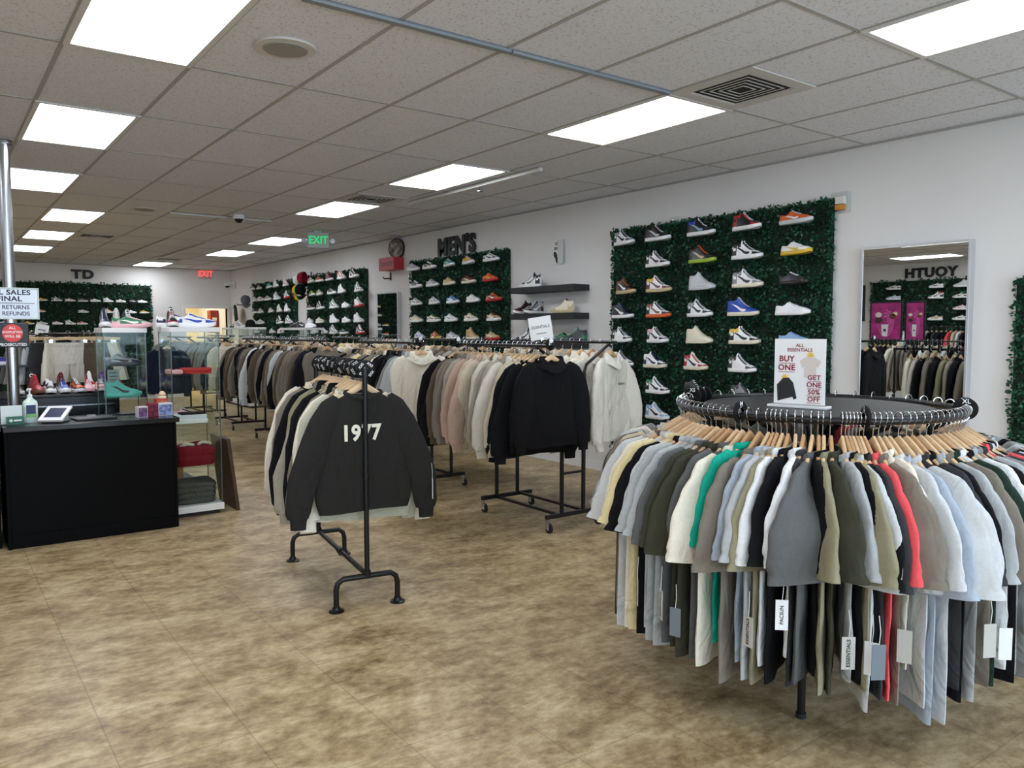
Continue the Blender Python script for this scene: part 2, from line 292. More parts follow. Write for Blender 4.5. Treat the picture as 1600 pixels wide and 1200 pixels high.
def shoe_parts(hi):
    prof = HI if hi else LO; nu, nv = 30, 17; TS = [i / nu for i in range(nu + 1)]; PH = [R(-90 + 180 * j / (nv - 1)) for j in range(nv)]
    out = {}; me = {k: MB() for k in ('upper', 'overlay', 'collar', 'tongue', 'lining')}
    P = []
    for t in TS:
        row = []
        for ph in PH:
            p = shoe_pt(t, ph, prof)
            if .05 < t < .33 and abs(ph) < R(38): p.z -= .035 * (1 - (abs(ph) / R(38)) ** 2)
            row.append(p)
        P.append(row)
    top = .105 if hi else .075
    for i in range(nu):
        for j in range(nv - 1):
            t = (TS[i] + TS[i + 1]) / 2; a = abs(math.degrees(PH[j] + PH[j + 1]) / 2); q = [P[i][j], P[i + 1][j], P[i + 1][j + 1], P[i][j + 1]]; z = sum(p.z for p in q) / 4
            if .04 < t < .33 and a < 36: k = 'lining'
            elif .33 <= t < .70 and a < 17: k = 'tongue'
            elif t < .33 and z > top: k = 'collar'
            elif (t > .74 and a > 52) or t > .93: k = 'overlay'
            elif t < .2 and z < top - .02: k = 'overlay'
            elif .36 < t < .73 and 17 <= a < 42: k = 'overlay'
            else: k = 'upper'
            b = len(me[k].v); me[k].v += [tuple(p) for p in q]; me[k].f.append((b, b + 1, b + 2, b + 3))
    me['upper'].f.append(tuple(range(len(me['upper'].v), len(me['upper'].v) + nv))); me['upper'].v += [tuple(p) for p in P[0]]
    me['upper'].f.append(tuple(range(len(me['upper'].v), len(me['upper'].v) + nv))[::-1]); me['upper'].v += [tuple(p) for p in P[-1]]
    n = 16; ts = [.5 - .5 * cos(pi * k / n) for k in range(n + 1)]
    def ring(sc, z, lo): return [((t * SL - .5 * SL) * (1.0 + .012 * (sc > 1)), sg * hw(t) * sc, z + zsole(t) * (1 if lo else .6)) for sg, tt in ((-1, ts), (1, ts[::-1])) for t in tt]
    s = MB(); s.loft([ring(.94, 0, 1), ring(1.02, .004, 1), ring(1.08, .012, 1), ring(1.06, .030, 0), ring(.98, .033, 0)], True, True, True); out['sole'] = s
    # side mark: a tapering tick on both flanks
    g = MB()
    spine = [(.16, .62, .012), (.24, .52, .05), (.33, .40, .09), (.42, .30, .12), (.50, .25, .14), (.57, .28, .13), (.62, .37, .09), (.645, .47, .03)]
    for sg in (-1, 1):
        rings = []
        for (t, hh, wd) in spine:
            a = []
            for dv in (-wd, wd):
                u = min(max(hh + dv, .03), .95); c = u; ph = sg * math.acos(min(1, c ** (1 / .62))) ; p = shoe_pt(t - dv * .25, ph, prof, .0015); a.append(p)
            rings.append(a)
        g.loft(rings, False)
    out['side_logo'] = g
    l = MB()
    for k in range(6 if hi else 5):
        t = .40 + k * .055; l.tube([shoe_pt(t, R(a), prof, .002) for a in (-26, -12, 0, 12, 26)], .0035, 5)
    l.tube([shoe_pt(.40, R(-5), prof, .006), shoe_pt(.42, R(-30), prof, .012), shoe_pt(.46, R(-24), prof, .008)], .003, 5)
    out['laces'] = l; out.update(me)
    return {k: v.mesh(k) for k, v in out.items()}
SHOE = {'H': shoe_parts(True), 'L': shoe_parts(False)}
for sp in SHOE.values():        # weld the quads of each zone so that they shade smoothly
    for me in sp.values():
        import bmesh
        bm = bmesh.new(); bm.from_mesh(me); bmesh.ops.remove_doubles(bm, verts=bm.verts, dist=1e-5); bmesh.ops.recalc_face_normals(bm, faces=bm.faces); bm.to_mesh(me); bm.free()
        me.set_sharp_from_angle(angle=R(45))
SC_ = {'W': ('F0F0F0', 'white'), 'K': ('141416', 'black'), 'G': ('8C8E90', 'grey'), 'S': ('C9CBCE', 'light grey'), 'R': ('B3202A', 'red'), 'M': ('6B1A26', 'maroon'), 'B': ('2446A8', 'blue'), 'N': ('1E2A48', 'navy'),
       'U': ('8FB0D8', 'pale blue'), 'O': ('D9642A', 'orange'), 'Y': ('E0B93A', 'yellow'), 'T': ('C9B48C', 'tan'), 'C': ('E6DEC6', 'cream'), 'E': ('2C7A52', 'green'), 'L': ('54AFA0', 'teal'), 'P': ('E8B7BE', 'pink'), 'V': ('9AB33A', 'lime'),
       'D': ('7A4A2C', 'brown'), 'X': ('5E7048', 'olive'), 'A': ('B89A5A', 'gold'), 'H': ('3C3E42', 'charcoal'), 'Z': ('4A3A9A', 'purple')}
def shoe(spec, loc, rz, where, group, names=None, scale=1, full=True):
    """spec 'H:WKWK..' = cut, then letters: upper, overlay, sole, logo, collar, tongue"""
    cut, c = spec.split(':'); c = (c + c[-1] * 6)[:6] if len(c) < 6 else c
    hi = cut == 'H'; a, b = SC_[c[0]][1], SC_[c[1]][1]
    nm = names or (a if a == b else f'{a} and {b}')
    t = thing('sneaker', f"{nm} {'high-top' if hi else 'low-top'} sneaker, {where}", 'shoe', loc, rz, group); t.scale = (scale,) * 3
    me = SHOE[cut]; mm = dict(upper=c[0], overlay=c[1], sole=c[2], side_logo=c[3], collar=c[4], tongue=c[5], laces=c[5] if c[5] != 'K' else 'W')
    for k in ('sole', 'upper', 'overlay', 'collar', 'tongue', 'side_logo') + (('laces',) if full else ()): ob(k, me[k], leather(SC_[mm[k]][0]), t)
    ob('lining', me['lining'], mat('1C1C1E', .9), t)
    return t
def wall_rows(panel, rows, axis, plane, rz, where, seed, full=True, scale=1):
    """rows: (z, row name, [(coordinate along the wall, spec) ...]); returns the ledge centres"""
    rnd = random.Random(seed); out = []
    for z, rn, items in rows:
        for k, (y, spec) in enumerate(items):
            p = (plane, y, z) if axis == 'y' else (y, plane, z)
            shoe(spec, p, rz + rnd.uniform(-.16, .10), f'{ORD[k]} in {rn} row, {where}', 'shoes on ' + where, full=full, scale=scale); out.append(p)
    return out
RW = ['first', 'second', 'third', 'fourth', 'fifth', 'sixth', 'seventh', 'eighth']
XS = 5.715; dy = .15     # shoes are centred dy ahead of the measured heel
rowsD = [(2.40, [(5.96, 'H:WNWKGG'), (5.50, 'H:KKWSKK'), (4.97, 'H:KKWUBK'), (4.47, 'H:KRWKRK'), (3.99, 'L:OOSWOS')]),
         (2.15, [(5.50, 'H:WKWKKK'), (4.95, 'H:HKVTKO'), (4.46, 'H:WKWKKK'), (3.98, 'L:WWYYWW')]),
         (1.905, [(5.93, 'H:KDTWDD'), (5.48, 'H:WMTMYS'), (4.95, 'H:SSSSSS'), (4.45, 'H:WGCKGS'), (4.0, 'L:HKKHKK')]),
         (1.66, [(5.97, 'H:KNWWNN'), (5.48, 'H:WKODDK'), (4.97, 'H:WKWKGS'), (4.49, 'H:BBCWBS'), (4.0, 'L:WWWWWW')]),
         (1.415, [(5.98, 'H:WKWWKK'), (5.49, 'H:WKWKPK'), (4.97, 'H:CCCCCC'), (4.47, 'H:WKCKYK'), (3.98, 'L:UUUUUU')]),
         (1.17, [(5.96, 'H:WKWWKG'), (5.52, 'H:WNCNWN'), (5.01, 'H:WRCKRC'), (4.49, 'H:WHWWHS')]),
         (.92, [(5.9, 'H:WGTWKW'), (5.48, 'H:WKWKEW'), (5.0, 'H:HKWKHK'), (4.46, 'H:GHWGHH')]),
         (.67, [(5.88, 'H:WKWKKW'), (5.48, 'H:WUWKUS')])]
rowsC = [(2.40, [(10.28, 'L:SSWTSS'), (9.82, 'L:KWWWKK'), (9.3, 'L:LLWWLS'), (8.83, 'L:YPWVPP'), (8.31, 'L:WNWNNW')]),
         (2.15, [(10.2, 'L:KWWKKW'), (9.74, 'L:SGWSGS'), (9.3, 'L:TTCTTT'), (8.82, 'L:DMCWDM'), (8.33, 'L:OORYYO')]),
         (1.90, [(10.2, 'L:WDWKDK'), (9.7, 'L:WGWGGW'), (9.21, 'L:UBWWBU'), (8.72, 'L:WSWSSW'), (8.25, 'L:DORWDO')]),
         (1.655, [(10.2, 'L:CTWCTC'), (9.71, 'L:CXWXCX'), (9.26, 'L:WSWGSW'), (8.77, 'L:CTWKCC'), (8.26, 'L:TDWWTD')]),
         (1.415, [(10.12, 'L:WUWBUW'), (9.66, 'L:OEYRXO'), (9.22, 'L:SGWWSS'), (8.74, 'H:ATCTAA'), (8.28, 'L:TARWRT')])]
rowsB = [(2.41, [(14.08, 'L:TCWTTC'), (13.69, 'L:DOWDDD'), (13.25, 'H:KRWKRK'), (12.75, 'H:WRWRRW'), (12.26, 'H:KWWWKK')]),
         (2.17, [(14.04, 'L:VTWVTV'), (13.70, 'L:TCWTTC'), (13.15, 'L:KWWKKK'), (12.75, 'H:WWWWWW'), (12.1, 'H:WKWKKW')]),
         (1.92, [(14.1, 'L:KMWRKK'), (13.66, 'H:KWWWKK'), (13.07, 'H:WEWKEW'), (12.59, 'L:WSWWSW'), (12.09, 'H:WRRWWW')]),
         (1.67, [(14.16, 'L:WSWWWW'), (13.7, 'L:CTWCCC'), (13.07, 'H:WWWWWW'), (12.58, 'L:WWWSWW'), (12.11, 'H:WSWWWW')]),
         (1.475, [(13.95, 'L:WWWWWW'), (13.5, 'L:WSWSSW'), (13.1, 'H:WKWKKW'), (12.68, 'L:KEWKEK'), (12.05, 'H:MWRWMW')])]
rowsA = [(2.41, [(17.34, 'L:GSWGGG'), (16.9, 'L:GDWGDD'), (16.28, 'L:LLWLLL'), (15.90, 'H:WWWSWW'), (15.36, 'H:WRWKRW')]),
         (2.16, [(17.18, 'L:WGWGGW'), (16.8, 'L:WRWRRW'), (16.36, 'L:GSWGGG'), (15.85, 'H:SGWWGS'), (15.3, 'H:WKRKKW')]),
         (1.905, [(17.2, 'L:KGWWKK'), (16.83, 'L:WKWKKW'), (16.2, 'L:WRWRRW'), (15.72, 'H:WTWTTW'), (15.3, 'H:WWWSWW')]),
         (1.675, [(17.25, 'L:WSWSSW'), (16.83, 'L:WGWGGW'), (15.7, 'H:KWWWKW'), (15.22, 'H:WKWKKW')]),
         (1.48, [(17.1, 'L:WWWWWW'), (16.16, 'L:SWWSSS'), (15.67, 'L:WRWRRW')])]
def prep(rows): return [(z, RW[i], [(y - dy, s) for y, s in it]) for i, (z, it) in enumerate(rows)]
def panelR(label, y0, y1, z0, z1, rows, where, n, size, seed, full=True):
    sh = wall_rows(None, prep(rows), 'y', XS, R(-90), where, seed, full)
    leaf_panel(label, (XR, y1, z0), (0, -1, 0), (-1, 0, 0), y1 - y0, z1 - z0, n, size, seed, sh)
panelR('large dark green leafy panel on the right wall, nearest to the round rack', 3.60, 6.10, .07, 2.57, rowsD, 'nearest leafy panel', 23000, .032, 1)
panelR("dark green leafy panel on the right wall under the MEN'S letters", 7.97, 10.42, .12, 2.54, rowsC, "leafy panel under MEN'S", 13000, .038, 2)
panelR('dark green leafy panel on the right wall, left of narrow mirror', 11.92, 14.40, .12, 2.55, rowsB, 'leafy panel beside narrow mirror', 8000, .045, 3, False)
panelR('farthest dark green leafy panel on the right wall near the corner', 15.0, 17.5, .12, 2.53, rowsA, 'far leafy panel by corner', 6500, .05, 4, False)
leaf_panel('dark green leafy panel cut off by the right edge of view', (XR, 2.25, .55), (0, -1, 0), (-1, 0, 0), 1.4, 1.33, 8000, .032, 5)
rowsT = [(2.155, [(1.87, 'L:YTWYTT'), (2.14, 'H:WKWKKW'), (2.39, 'L:WRWRRW'), (2.63, 'L:GKWKGW'), (2.87, 'L:WWWSWW'), (3.12, 'H:WSWSSW'), (3.37, 'L:WWWKWW'), (3.62, 'L:KHKWKK'), (3.81, 'L:WSWWWW')]),
         (1.92, [(1.83, 'L:COWOTC'), (2.63, 'L:WKWKRW'), (3.12, 'H:TOWWTT'), (3.58, 'L:WWWSWW'), (3.84, 'L:YKWKYY')]),
         (1.665, [(1.2, 'L:WUWUUW'), (1.62, 'L:YKWYYY'), (1.86, 'L:WGWGGW'), (2.14, 'L:WPWPPW'), (2.38, 'H:WSWKSW'), (2.6, 'L:RWWWRW')]),
         (1.42, [(1.19, 'L:WWWKWW'), (1.63, 'L:OTWOOO')]), (1.27, [(1.6, 'L:ODWOOD')])]
sh = wall_rows(None, [(z, RW[i], [(x + .09, s) for x, s in it]) for i, (z, it) in enumerate(rowsT)], 'x', YB - .14, 0, 'leafy panel under TD', 6, False, .66)
leaf_panel('dark green leafy panel on the back wall under the TD letters', (-1.6, YB, .12), (1, 0, 0), (0, -1, 0), 5.68, 2.42, 13000, .06, 6, sh)
rowsY = [(2.42, [(8.9, 'L:WKWKKW'), (8.0, 'L:WSWKSW'), (7.5, 'H:SSWSSS'), (7.1, 'L:WDWDWW')]), (2.2, [(8.9, 'L:WUWUUW'), (8.0, 'H:WKWKRW'), (7.52, 'L:WKWKKW'), (7.1, 'L:WTWTTW'), ]), (1.96, [(7.5, 'L:WRWRRW'), (7.1, 'L:WSWKKW'), (6.6, 'L:KWWWKK')]), (1.75, [(8.0, 'L:TWWTTW'), (7.5, 'L:WKWKKW'), (7.1, 'L:WWWSWW')])]
# (the youth panel stands on the left wall and is seen in the tall mirror)
sh = wall_rows(None, [(z, RW[i], it) for i, (z, it) in enumerate(rowsY)], 'y', XL + .165, R(90), 'leafy panel under YOUTH', 8, False)
leaf_panel('dark green leafy panel under the YOUTH letters, seen in the mirror', (XL, 5.6, .5), (0, 1, 0), (1, 0, 0), 3.85, 2.1, 5000, .07, 7, sh)
SIGN = mat('17191C', .45)
# wall lettering
def letters(name, s, size, o, ux, label, sx=1.0, bold=.042):
    t = thing('wall_lettering', label, 'sign', o); text('letters', s, size, o, ux, UP, SIGN, t, .012, bold, sx); return t
letters('l', "MEN'S", .33, (XR - .022, 9.2, 2.685), RIGHT, "black MEN'S block letters on the right wall above leafy panel", 1.0)
letters('l', 'TD', .25, (2.75, YB - .022, 2.735), (1, 0, 0), 'black TD block letters on back wall above leafy panel', 1.2, .055)
letters('l', 'YOUTH', .27, (XL + .022, 8.2, 2.75), (0, 1, 0), 'black YOUTH block letters on the left wall, reversed in mirror', 1.08, .05)

# ---------------------------------------------------------------- garments and hangers
# local frame: X across the shoulders, Y along the rail (-Y is the printed front), Z up, origin where the hook rests on the rail
def weld(me, ang=60):
    bm = bmesh.new(); bm.from_mesh(me); bmesh.ops.recalc_face_normals(bm, faces=bm.faces); bm.to_mesh(me); bm.free()
    me.polygons.foreach_set('use_smooth', [True] * len(me.polygons)); me.set_sharp_from_angle(angle=R(ang)); return me
ZT = -.128
class Garment:
    def __init__(g, kind, seed, calm=False):
        r = random.Random(seed * 31 + len(kind)); g.k = kind; g.ln = {'tee': .715 + r.uniform(-.03, .04), 'sweat': .61, 'hood': .635}[kind] + r.uniform(-.03, .04) * (0 if calm else 1); g.calm = calm
        g.wd = r.uniform(.96, 1.05); g.p = [r.uniform(0, 6.28) for _ in range(8)]; g.kx = r.uniform(13, 19); g.amp = (.35 if calm else .32 if kind == 'tee' else 1) * r.uniform(.011, .017); g.lean = 0 if calm else r.uniform(-.025, .025) * (.15 if kind == 'tee' else 1)
        zt = ZT; e = ZT - .007 - g.ln
        lo = .236 if kind != 'tee' else .258
        g.rows = [(0, zt, .082, .030), (.03, zt - .016, .120, .027), (.06, zt - .036, .165, .025), (.10, zt - .062, .205, .023), (.15, zt - .10, .228, .023), (.25, zt - .18, .242, .023), (.6, zt - .36, .252, .023), (.9, e + .07, .258, .024), (.925, e + .05, .252 if kind != 'tee' else .259, .023), (1, e, lo, .021)]
        if kind == 'sweat': g.rows[2:6] = [(.06, zt - .036, .148, .025), (.10, zt - .062, .172, .023), (.15, zt - .10, .195, .023), (.25, zt - .18, .220, .023)]
        if kind == 'hood': g.rows[2:6] = [(.06, zt - .034, .158, .025), (.10, zt - .058, .190, .023), (.15, zt - .095, .212, .023), (.25, zt - .18, .232, .023)]
        if kind == 'tee': g.rows = [(v, z, a, b * .68) for v, z, a, b in g.rows]
        g.bend = [0 if calm else r.uniform(-.07, .05) if kind != 'tee' else r.uniform(-.006, .006) for _ in range(2)]; g.twist = 0 if kind != 'tee' else {10: 1.05, 11: -1.0}.get(seed, r.uniform(.38, .62) * (1 if seed < 5 else -1)); g.r = r
    def fold(g, x, t):
        a = g.amp * min(1, max(0, t - .08) * 1.5)
        return a * (sin(g.kx * x + g.p[0]) + .5 * sin(2.3 * g.kx * x + g.p[1] + 3 * t)) + g.lean * t * t
    def wr(g, x, z): return (.0025 if g.calm else .005) * (sin(31 * x + 17 * z + g.p[2]) + sin(-23 * x + 29 * z + g.p[3]) * .8)
    def front(g, x, z, off=0):          # y of the front face at (x, z)
        t = min(max((ZT - z) / (.007 + g.ln), 0), 1); 
        zs = [(-q[1], q[2], q[3]) for q in g.rows]; a, b = interp(zs, -z); u = min(abs(x) / (a * g.wd), .99)
        return -b * (1 - u ** 2.6) ** .5 + g.fold(x, t) * (1 - u ** 4) - off
    def body(g, v0=0, v1=1, nv=20, n=30, grow=0):
        m = MB(); rings = []
        for i in range(nv + 1):
            v = v0 + (v1 - v0) * (i / nv); v = v if v0 else v1 * (i / nv) ** 1.35; z, a, b = interp(g.rows, v); a *= g.wd; ring = []; tt = (ZT - z) / (.007 + g.ln)
            for k in range(n):
                th = 2 * pi * k / n; c, s_ = cos(th), sin(th); x = a * math.copysign(abs(c) ** .8, c); y = b * math.copysign(abs(s_) ** .75, s_)
                w_ = min(1, v * 4) if v0 == 0 else 1
                y += g.fold(x, tt) + g.wr(x, z) * w_ * abs(s_) ** .5; ring.append((x * (1 + grow), y * (1 + grow), z + .006 * sin(9 * x + g.p[4]) * tt))
            rings.append(ring)
        return m.loft(rings, True)
    def sleeve_path(g, s):
        w_ = g.wd; q = g.bend[s > 0]
        if g.k == 'tee': o = .022 * sin(g.p[6] + s); pts = [(.150, -.150, .034, .015), (.190, -.195, .074, .0165), (.212, -.27, .088, .0175), (.224 + o * .4, -.37, .098, .019), (.230 + o, -.485, .108, .022)]
        else:
            o = (.05 if g.calm and g.k == 'sweat' else .035 * sin(g.p[6] + s)); pts = [(.145, -.150, .030, .019), (.195, -.200, .058, .024), (.238, -.285, .072, .028), (.266 + o * .5, -.42, .079, .030), (.284 + o, -.58, .075, .031), (.294 + o * 1.2, -.72, .063, .030), (.295 + o * 1.2, -.757, .055, .028)]
        if g.k == 'sweat': pts = [(x - (.026 if 0 < i < 4 else .012), z, a, b) for i, (x, z, a, b) in enumerate(pts)]
        n = len(pts); out = []
        for i, (x, z, a, b) in enumerate(pts): t = i / (n - 1); out.append((Vector((s * x * w_, q * t ** 1.5 + g.lean * (.1 + z) ** 2, z)), a, b, t))
        return out
    def sleeve(g, s, part='sleeve', n=20):
        base = g.sleeve_path(s); m = MB(); rings = []; K = 30 if g.k == 'tee' else 18
        def at(u):
            f = u * (len(base) - 1); i = min(int(f), len(base) - 2); f -= i; A, B = base[i], base[i + 1]
            return A[0].lerp(B[0], f), A[1] + (B[1] - A[1]) * f, A[2] + (B[2] - A[2]) * f
        if part == 'cuff':
            p, a, b = at(1); p0, _, _ = at(.9); d = (p - p0).normalized(); ser = [(p - d * .004, a * .86, b * .86), (p + d * .012, a * .76, b * .86), (p + d * .055, a * .72, b * .8)]
        else: ser = [at(i / K) for i in range(K + 1)]
        for i, (p, a, b) in enumerate(ser):
            j, k2 = max(i - 1, 0), min(i + 1, len(ser) - 1); d = (ser[k2][0] - ser[j][0]).normalized(); u = Vector((0, 1, 0)); u = (u - d * u.dot(d)).normalized(); q = d.cross(u); ring = []; t = i / (len(ser) - 1)
            if g.twist and s > 0: a *= .86 + .16 * t; w_ = g.twist * min(1, t * 1.6); q, u = q * cos(w_) + u * sin(w_), u * cos(w_) - q * sin(w_); p = p + Vector(((.085 if abs(g.twist) > .8 else .028) * min(1, t * 1.5), 0, 0))
            for k in range(n):
                th = 2 * pi * k / n; c, s_ = cos(th), sin(th); amp = ((.07 if g.k == 'tee' else .17) if part == 'sleeve' else .05) * (.4 if g.calm else 1)
                wob_ = 1 + amp * sin(3 * th + g.p[5] + 9 * t) * t + amp * .5 * sin(2 * th + 26 * t + g.p[2]) * t - (.05 * math.exp(-((t - .34) / .02) ** 2) + .05 * math.exp(-((t - .93) / .015) ** 2) if g.k == 'tee' else .04 * math.exp(-((t - .36) / .03) ** 2))
                ring.append(p + q * (a * math.copysign(abs(c) ** (.7 if g.k == 'tee' else .85), c) * wob_) + u * (b * math.copysign(abs(s_) ** .8, s_) * wob_ + .35 * g.wr(p.x + .1 * c, p.z) * t))
            rings.append(ring)
        m.loft(rings, True, part == 'sleeve', part == 'cuff'); return m
    def collar(g):
        m = MB(); rings = []; N = 24
        for k in range(N + 1):
            th = 2 * pi * k / N; c, s_ = cos(th), sin(th); z = ZT + .004 + .004 * s_ - (.020 if s_ < 0 else .002) * abs(s_); P = Vector((c * .096, s_ * .033, z)); o = Vector((c, s_ * .5, 0)).normalized()
            rings.append([P + o * x + Vector((0, 0, y)) for x, y in ((.006, -.012), (.009, 0), (.004, .012), (-.003, .012), (-.004, 0), (-.001, -.012))])
        return m.loft(rings, True)
    def hood(g):
        m = MB(); rings = []; N = 28
        for k in range(N + 1):
            th = 2 * pi * k / N; c, s_ = cos(th), sin(th); bk = max(0, s_); fr = max(0, -s_)
            P = Vector((c * (.094 - .022 * fr), s_ * (.034 + .008 * bk), ZT + .004 + .010 * abs(c) - .050 * fr ** 2 - .004 * bk)); o = Vector((c, s_ * .75, 0)).normalized(); h = .034 + .012 * bk - .008 * fr; wv = 1 + .16 * sin(5 * th + g.p[3]) * (1 - fr)
            rings.append([P + o * x * wv + Vector((0, 0, y * h / .036)) for x, y in ((.034, -.060 - .02 * bk), (.030, -.040), (.017, -.010), (.009, .018), (.002, .026), (-.006, .022), (-.007, -.020))])
        return m.loft(rings, True)
    def pocket(g):
        m = MB(); zb = ZT - .007 - g.ln + .06; zt = zb + .19; rings = []
        for i in range(9):
            v = i / 8; z = zb + (zt - zb) * v; hw_ = .155 if v < .45 else .155 - .065 * (v - .45) / .55; rings.append([(x, g.front(x, z, .006), z) for x in [hw_ * (-1 + 2 * k / 12) for k in range(13)]])
        return m.loft(rings, False)
    def parts(g):
        d = {'body': g.body(0, .925 if g.k != 'tee' else 1, 22), 'sleeve': [g.sleeve(-1), g.sleeve(1)]}
        if g.k != 'tee': d['hem_band'] = g.body(.925, 1, 3, 30); d['cuff'] = [g.sleeve(-1, 'cuff'), g.sleeve(1, 'cuff')]
        if g.k == 'hood': d['hood'] = g.hood(); d['pocket'] = g.pocket()
        else: d['collar'] = g.collar()
        return {k: [weld(x.mesh(k)) for x in (v if isinstance(v, list) else [v])] for k, v in d.items()}
GAR = {k: [Garment(k, i) for i in range(12 if k == 'tee' else 7)] for k in ('tee', 'sweat', 'hood')}
GPART = {k: [g.parts() for g in v] for k, v in GAR.items()}
CALM = {k: Garment(k, 3, True) for k in ('sweat', 'hood')}; CPART = {k: g.parts() for k, g in CALM.items()}
def hanger_meshes():
    b = MB(); rings = []
    for i in range(21):
        x = -.21 + .42 * i / 20; u = abs(x) / .21; z = -.092 - .128 * u ** 1.04; y = -.010 * u * u + .004; h = .021 - .008 * u; wd = .007
        rings.append([(x, y + a * wd, z + c * h) for a, c in ((-1, -.8), (-.6, -1), (.6, -1), (1, -.8), (1, .7), (.6, 1), (-.6, 1), (-1, .7))])
    b.loft(rings, True, True, True)
    h = MB().tube([(.021 * sin(a), 0, .021 * cos(a) - .004) for a in [R(-110 + 12 * k) for k in range(25)]] + [(.012, 0, -.032), (.002, 0, -.045), (0, 0, -.08)], .0019, 6)
    return weld(b.mesh('bar')), weld(h.mesh('hook'))
BAR, HOOK = hanger_meshes()
FAB = {'black': '151517', 'charcoal': '38393B', 'dark grey': '5F605F', 'grey': '8A8B88', 'heather grey': 'AEB1B1', 'light grey': 'C6C9C9', 'white': 'E4E6E6', 'cream': 'E6E0CE', 'pale yellow': 'E2D2A0', 'olive': '3E3E31', 'dark green': '26372D', 'khaki': '8F8A70',
       'taupe': '7E776B', 'brown': '5E5346', 'teal': '17A38A', 'coral': 'E0575C', 'blue grey': 'A6B0BC', 'sand': 'C9BCA4', 'oatmeal': 'CFC9BB', 'stone': 'A29C8D', 'dusty pink': 'B89E8E', 'navy': '1B2130', 'pale sage': 'BFC0AC', 'pale oatmeal': 'D3CEC2', 'off-black': '2A2927'}
def hanger(loc, rz, label, group, pale=True):
    t = thing('hanger', label, 'clothes hanger', loc, rz, group); ob('bar', BAR, WOOD if pale else WOOD2, t); ob('hook', HOOK, CHROME, t); return t
def garment(kind, i, colour, loc, rz, label, group, scale=1, calm=False):
    nm, cat = {'tee': ('t_shirt', 'T-shirt'), 'sweat': ('sweatshirt', 'sweatshirt'), 'hood': ('hoodie', 'hoodie')}[kind]
    t = thing(nm, label, cat, loc, rz, group); t.scale = (scale,) * 3; m = fabric(FAB[colour])
    for k, ms in (CPART[kind] if calm else GPART[kind][i if kind == 'tee' else i % 7]).items():
        for me in ms: ob(k, me, m, t)
    return t
def an(c, short=False): return c
KN = {'tee': 'T-shirt', 'sweat': 'sweatshirt', 'hood': 'hoodie'}
def label_runs(items, pre, post):
    """items: (kind, colour); ordinals count within a colour, so that each label singles out one garment"""
    tot = {}; seen = {}; out = []
    for k, c in items: tot[c, k] = tot.get((c, k), 0) + 1
    for k, c in items:
        seen[c, k] = n = seen.get((c, k), 0) + 1; out.append((f"the only {c} {KN[k]}" if tot[c, k] == 1 else f"{ORD[n - 1]} {c} {KN[k]} {pre}") + ' ' + post)
    return out
CARD = {'white': mat('E9EAEA', .6), 'grey': mat('B9B8B0', .6), 'slate': mat('6E7880', .6), 'dark': mat('33383A', .6)}
def hang_tag(g, x, y, z, col='white', words=None, yaw=0):
    tg = ob('hang_tag', MB().box(-.021, .021, -.001, .001, -.105, 0).mesh('hang_tag', False), CARD[col], g, (x, y, z), (0, 0, yaw))
    ob('string', MB().tube([(0, 0, -.008), (.004, 0, .04), (0, .004, .085)], .0012, 4), WHITE, tg)
    if words: text('print', words, .017, (0, -.0022, -.052), (0, 0, 1), (-1, 0, 0), BLACK, tg, .0003, .01, local=True)
    return tg

# ---- double-rail rolling racks in a row along the right wall
def caster(t, x, y):
    f = ob('caster', MB().box(x - .012, x + .012, y - .012, y + .012, .068, .105).box(x - .014, x - .010, y - .035, y + .012, .03, .075).box(x + .010, x + .014, y - .035, y + .012, .03, .075), STEEL, t)
    ob('wheel', MB().cyl((x - .0095, y - .02, .037), 'x', .036, .019, 18), RUBBER, f); ob('hub', MB().cyl((x - .0145, y - .02, .037), 'x', .012, .029, 10), CHROME, f)
RB = [('nearest', 4.58, .86, 4.38, 5.72, 4.5, 5.9), ('second', 6.52, .86, 6.25, 7.55, 6.3, 7.8), ('third', 8.62, .9, 8.36, 9.9, 8.4, 9.9), ('fourth', 10.32, .86, 10.0, 11.35, 10.1, 11.4), ('fifth', 12.25, .86, 12.0, 13.7, 12.1, 13.8), ('farthest', 14.3, .86, 14.1, 15.7, 14.1, 15.7)]
for nmr, y0, ln, na, nb, fa, fb in RB:
    x0 = 3.975; t = thing('rolling_rack', f'black double-rail rolling clothes rack, {nmr} in the row along right wall', 'clothes rack', (x0, y0, 0), 0, 'rolling racks in a row')
    for y in (0, ln):
        bv(ob('end_bar', MB().box(-.265, .265, y - .016, y + .016, .104, .136), BLACKMETAL, t), .004)
        for x in (-.25, .25): caster(t, x, y)
        for x in (-.11, .11): bv(ob('upright', MB().box(x - .0125, x + .0125, y - .0125, y + .0125, .136, 1.13), BLACKMETAL, t), .003)
        [ob('rung', MB().box(-.098, .098, y - .009, y + .009, z, z + .018), BLACKMETAL, t) for z in (.43, 1.02)]
        for s, zr in ((-1, 1.42), (1, 1.44)):
            xr = s * .355 if s < 0 else .375
            ob('arm', MB().tube([(s * .11, y, 1.12), (s * .115, y, 1.22), (s * .135, y, 1.27), (xr, y, zr - .012)], .0125, 8), BLACKMETAL, t)
    for x in (-.13, .13): ob('side_bar', MB().box(x - .011, x + .011, .016, ln - .016, .112, .132), BLACKMETAL, t)
    ob('rail', MB().tube([(-.355, na - y0, 1.42), (-.355, nb - y0, 1.42)], .0125, 10), BLACKMETAL, t); ob('rail', MB().tube([(.375, fa - y0, 1.44), (.375, fb - y0, 1.44)], .0125, 10), BLACKMETAL, t)
K, CR, HG, SD, ST, TP, OT, DP, CH_, BR, NV, LG, PY, GY, WT = 'black', 'cream', 'heather grey', 'sand', 'stone', 'taupe', 'oatmeal', 'dusty pink', 'charcoal', 'brown', 'navy', 'light grey', 'pale yellow', 'grey', 'white'
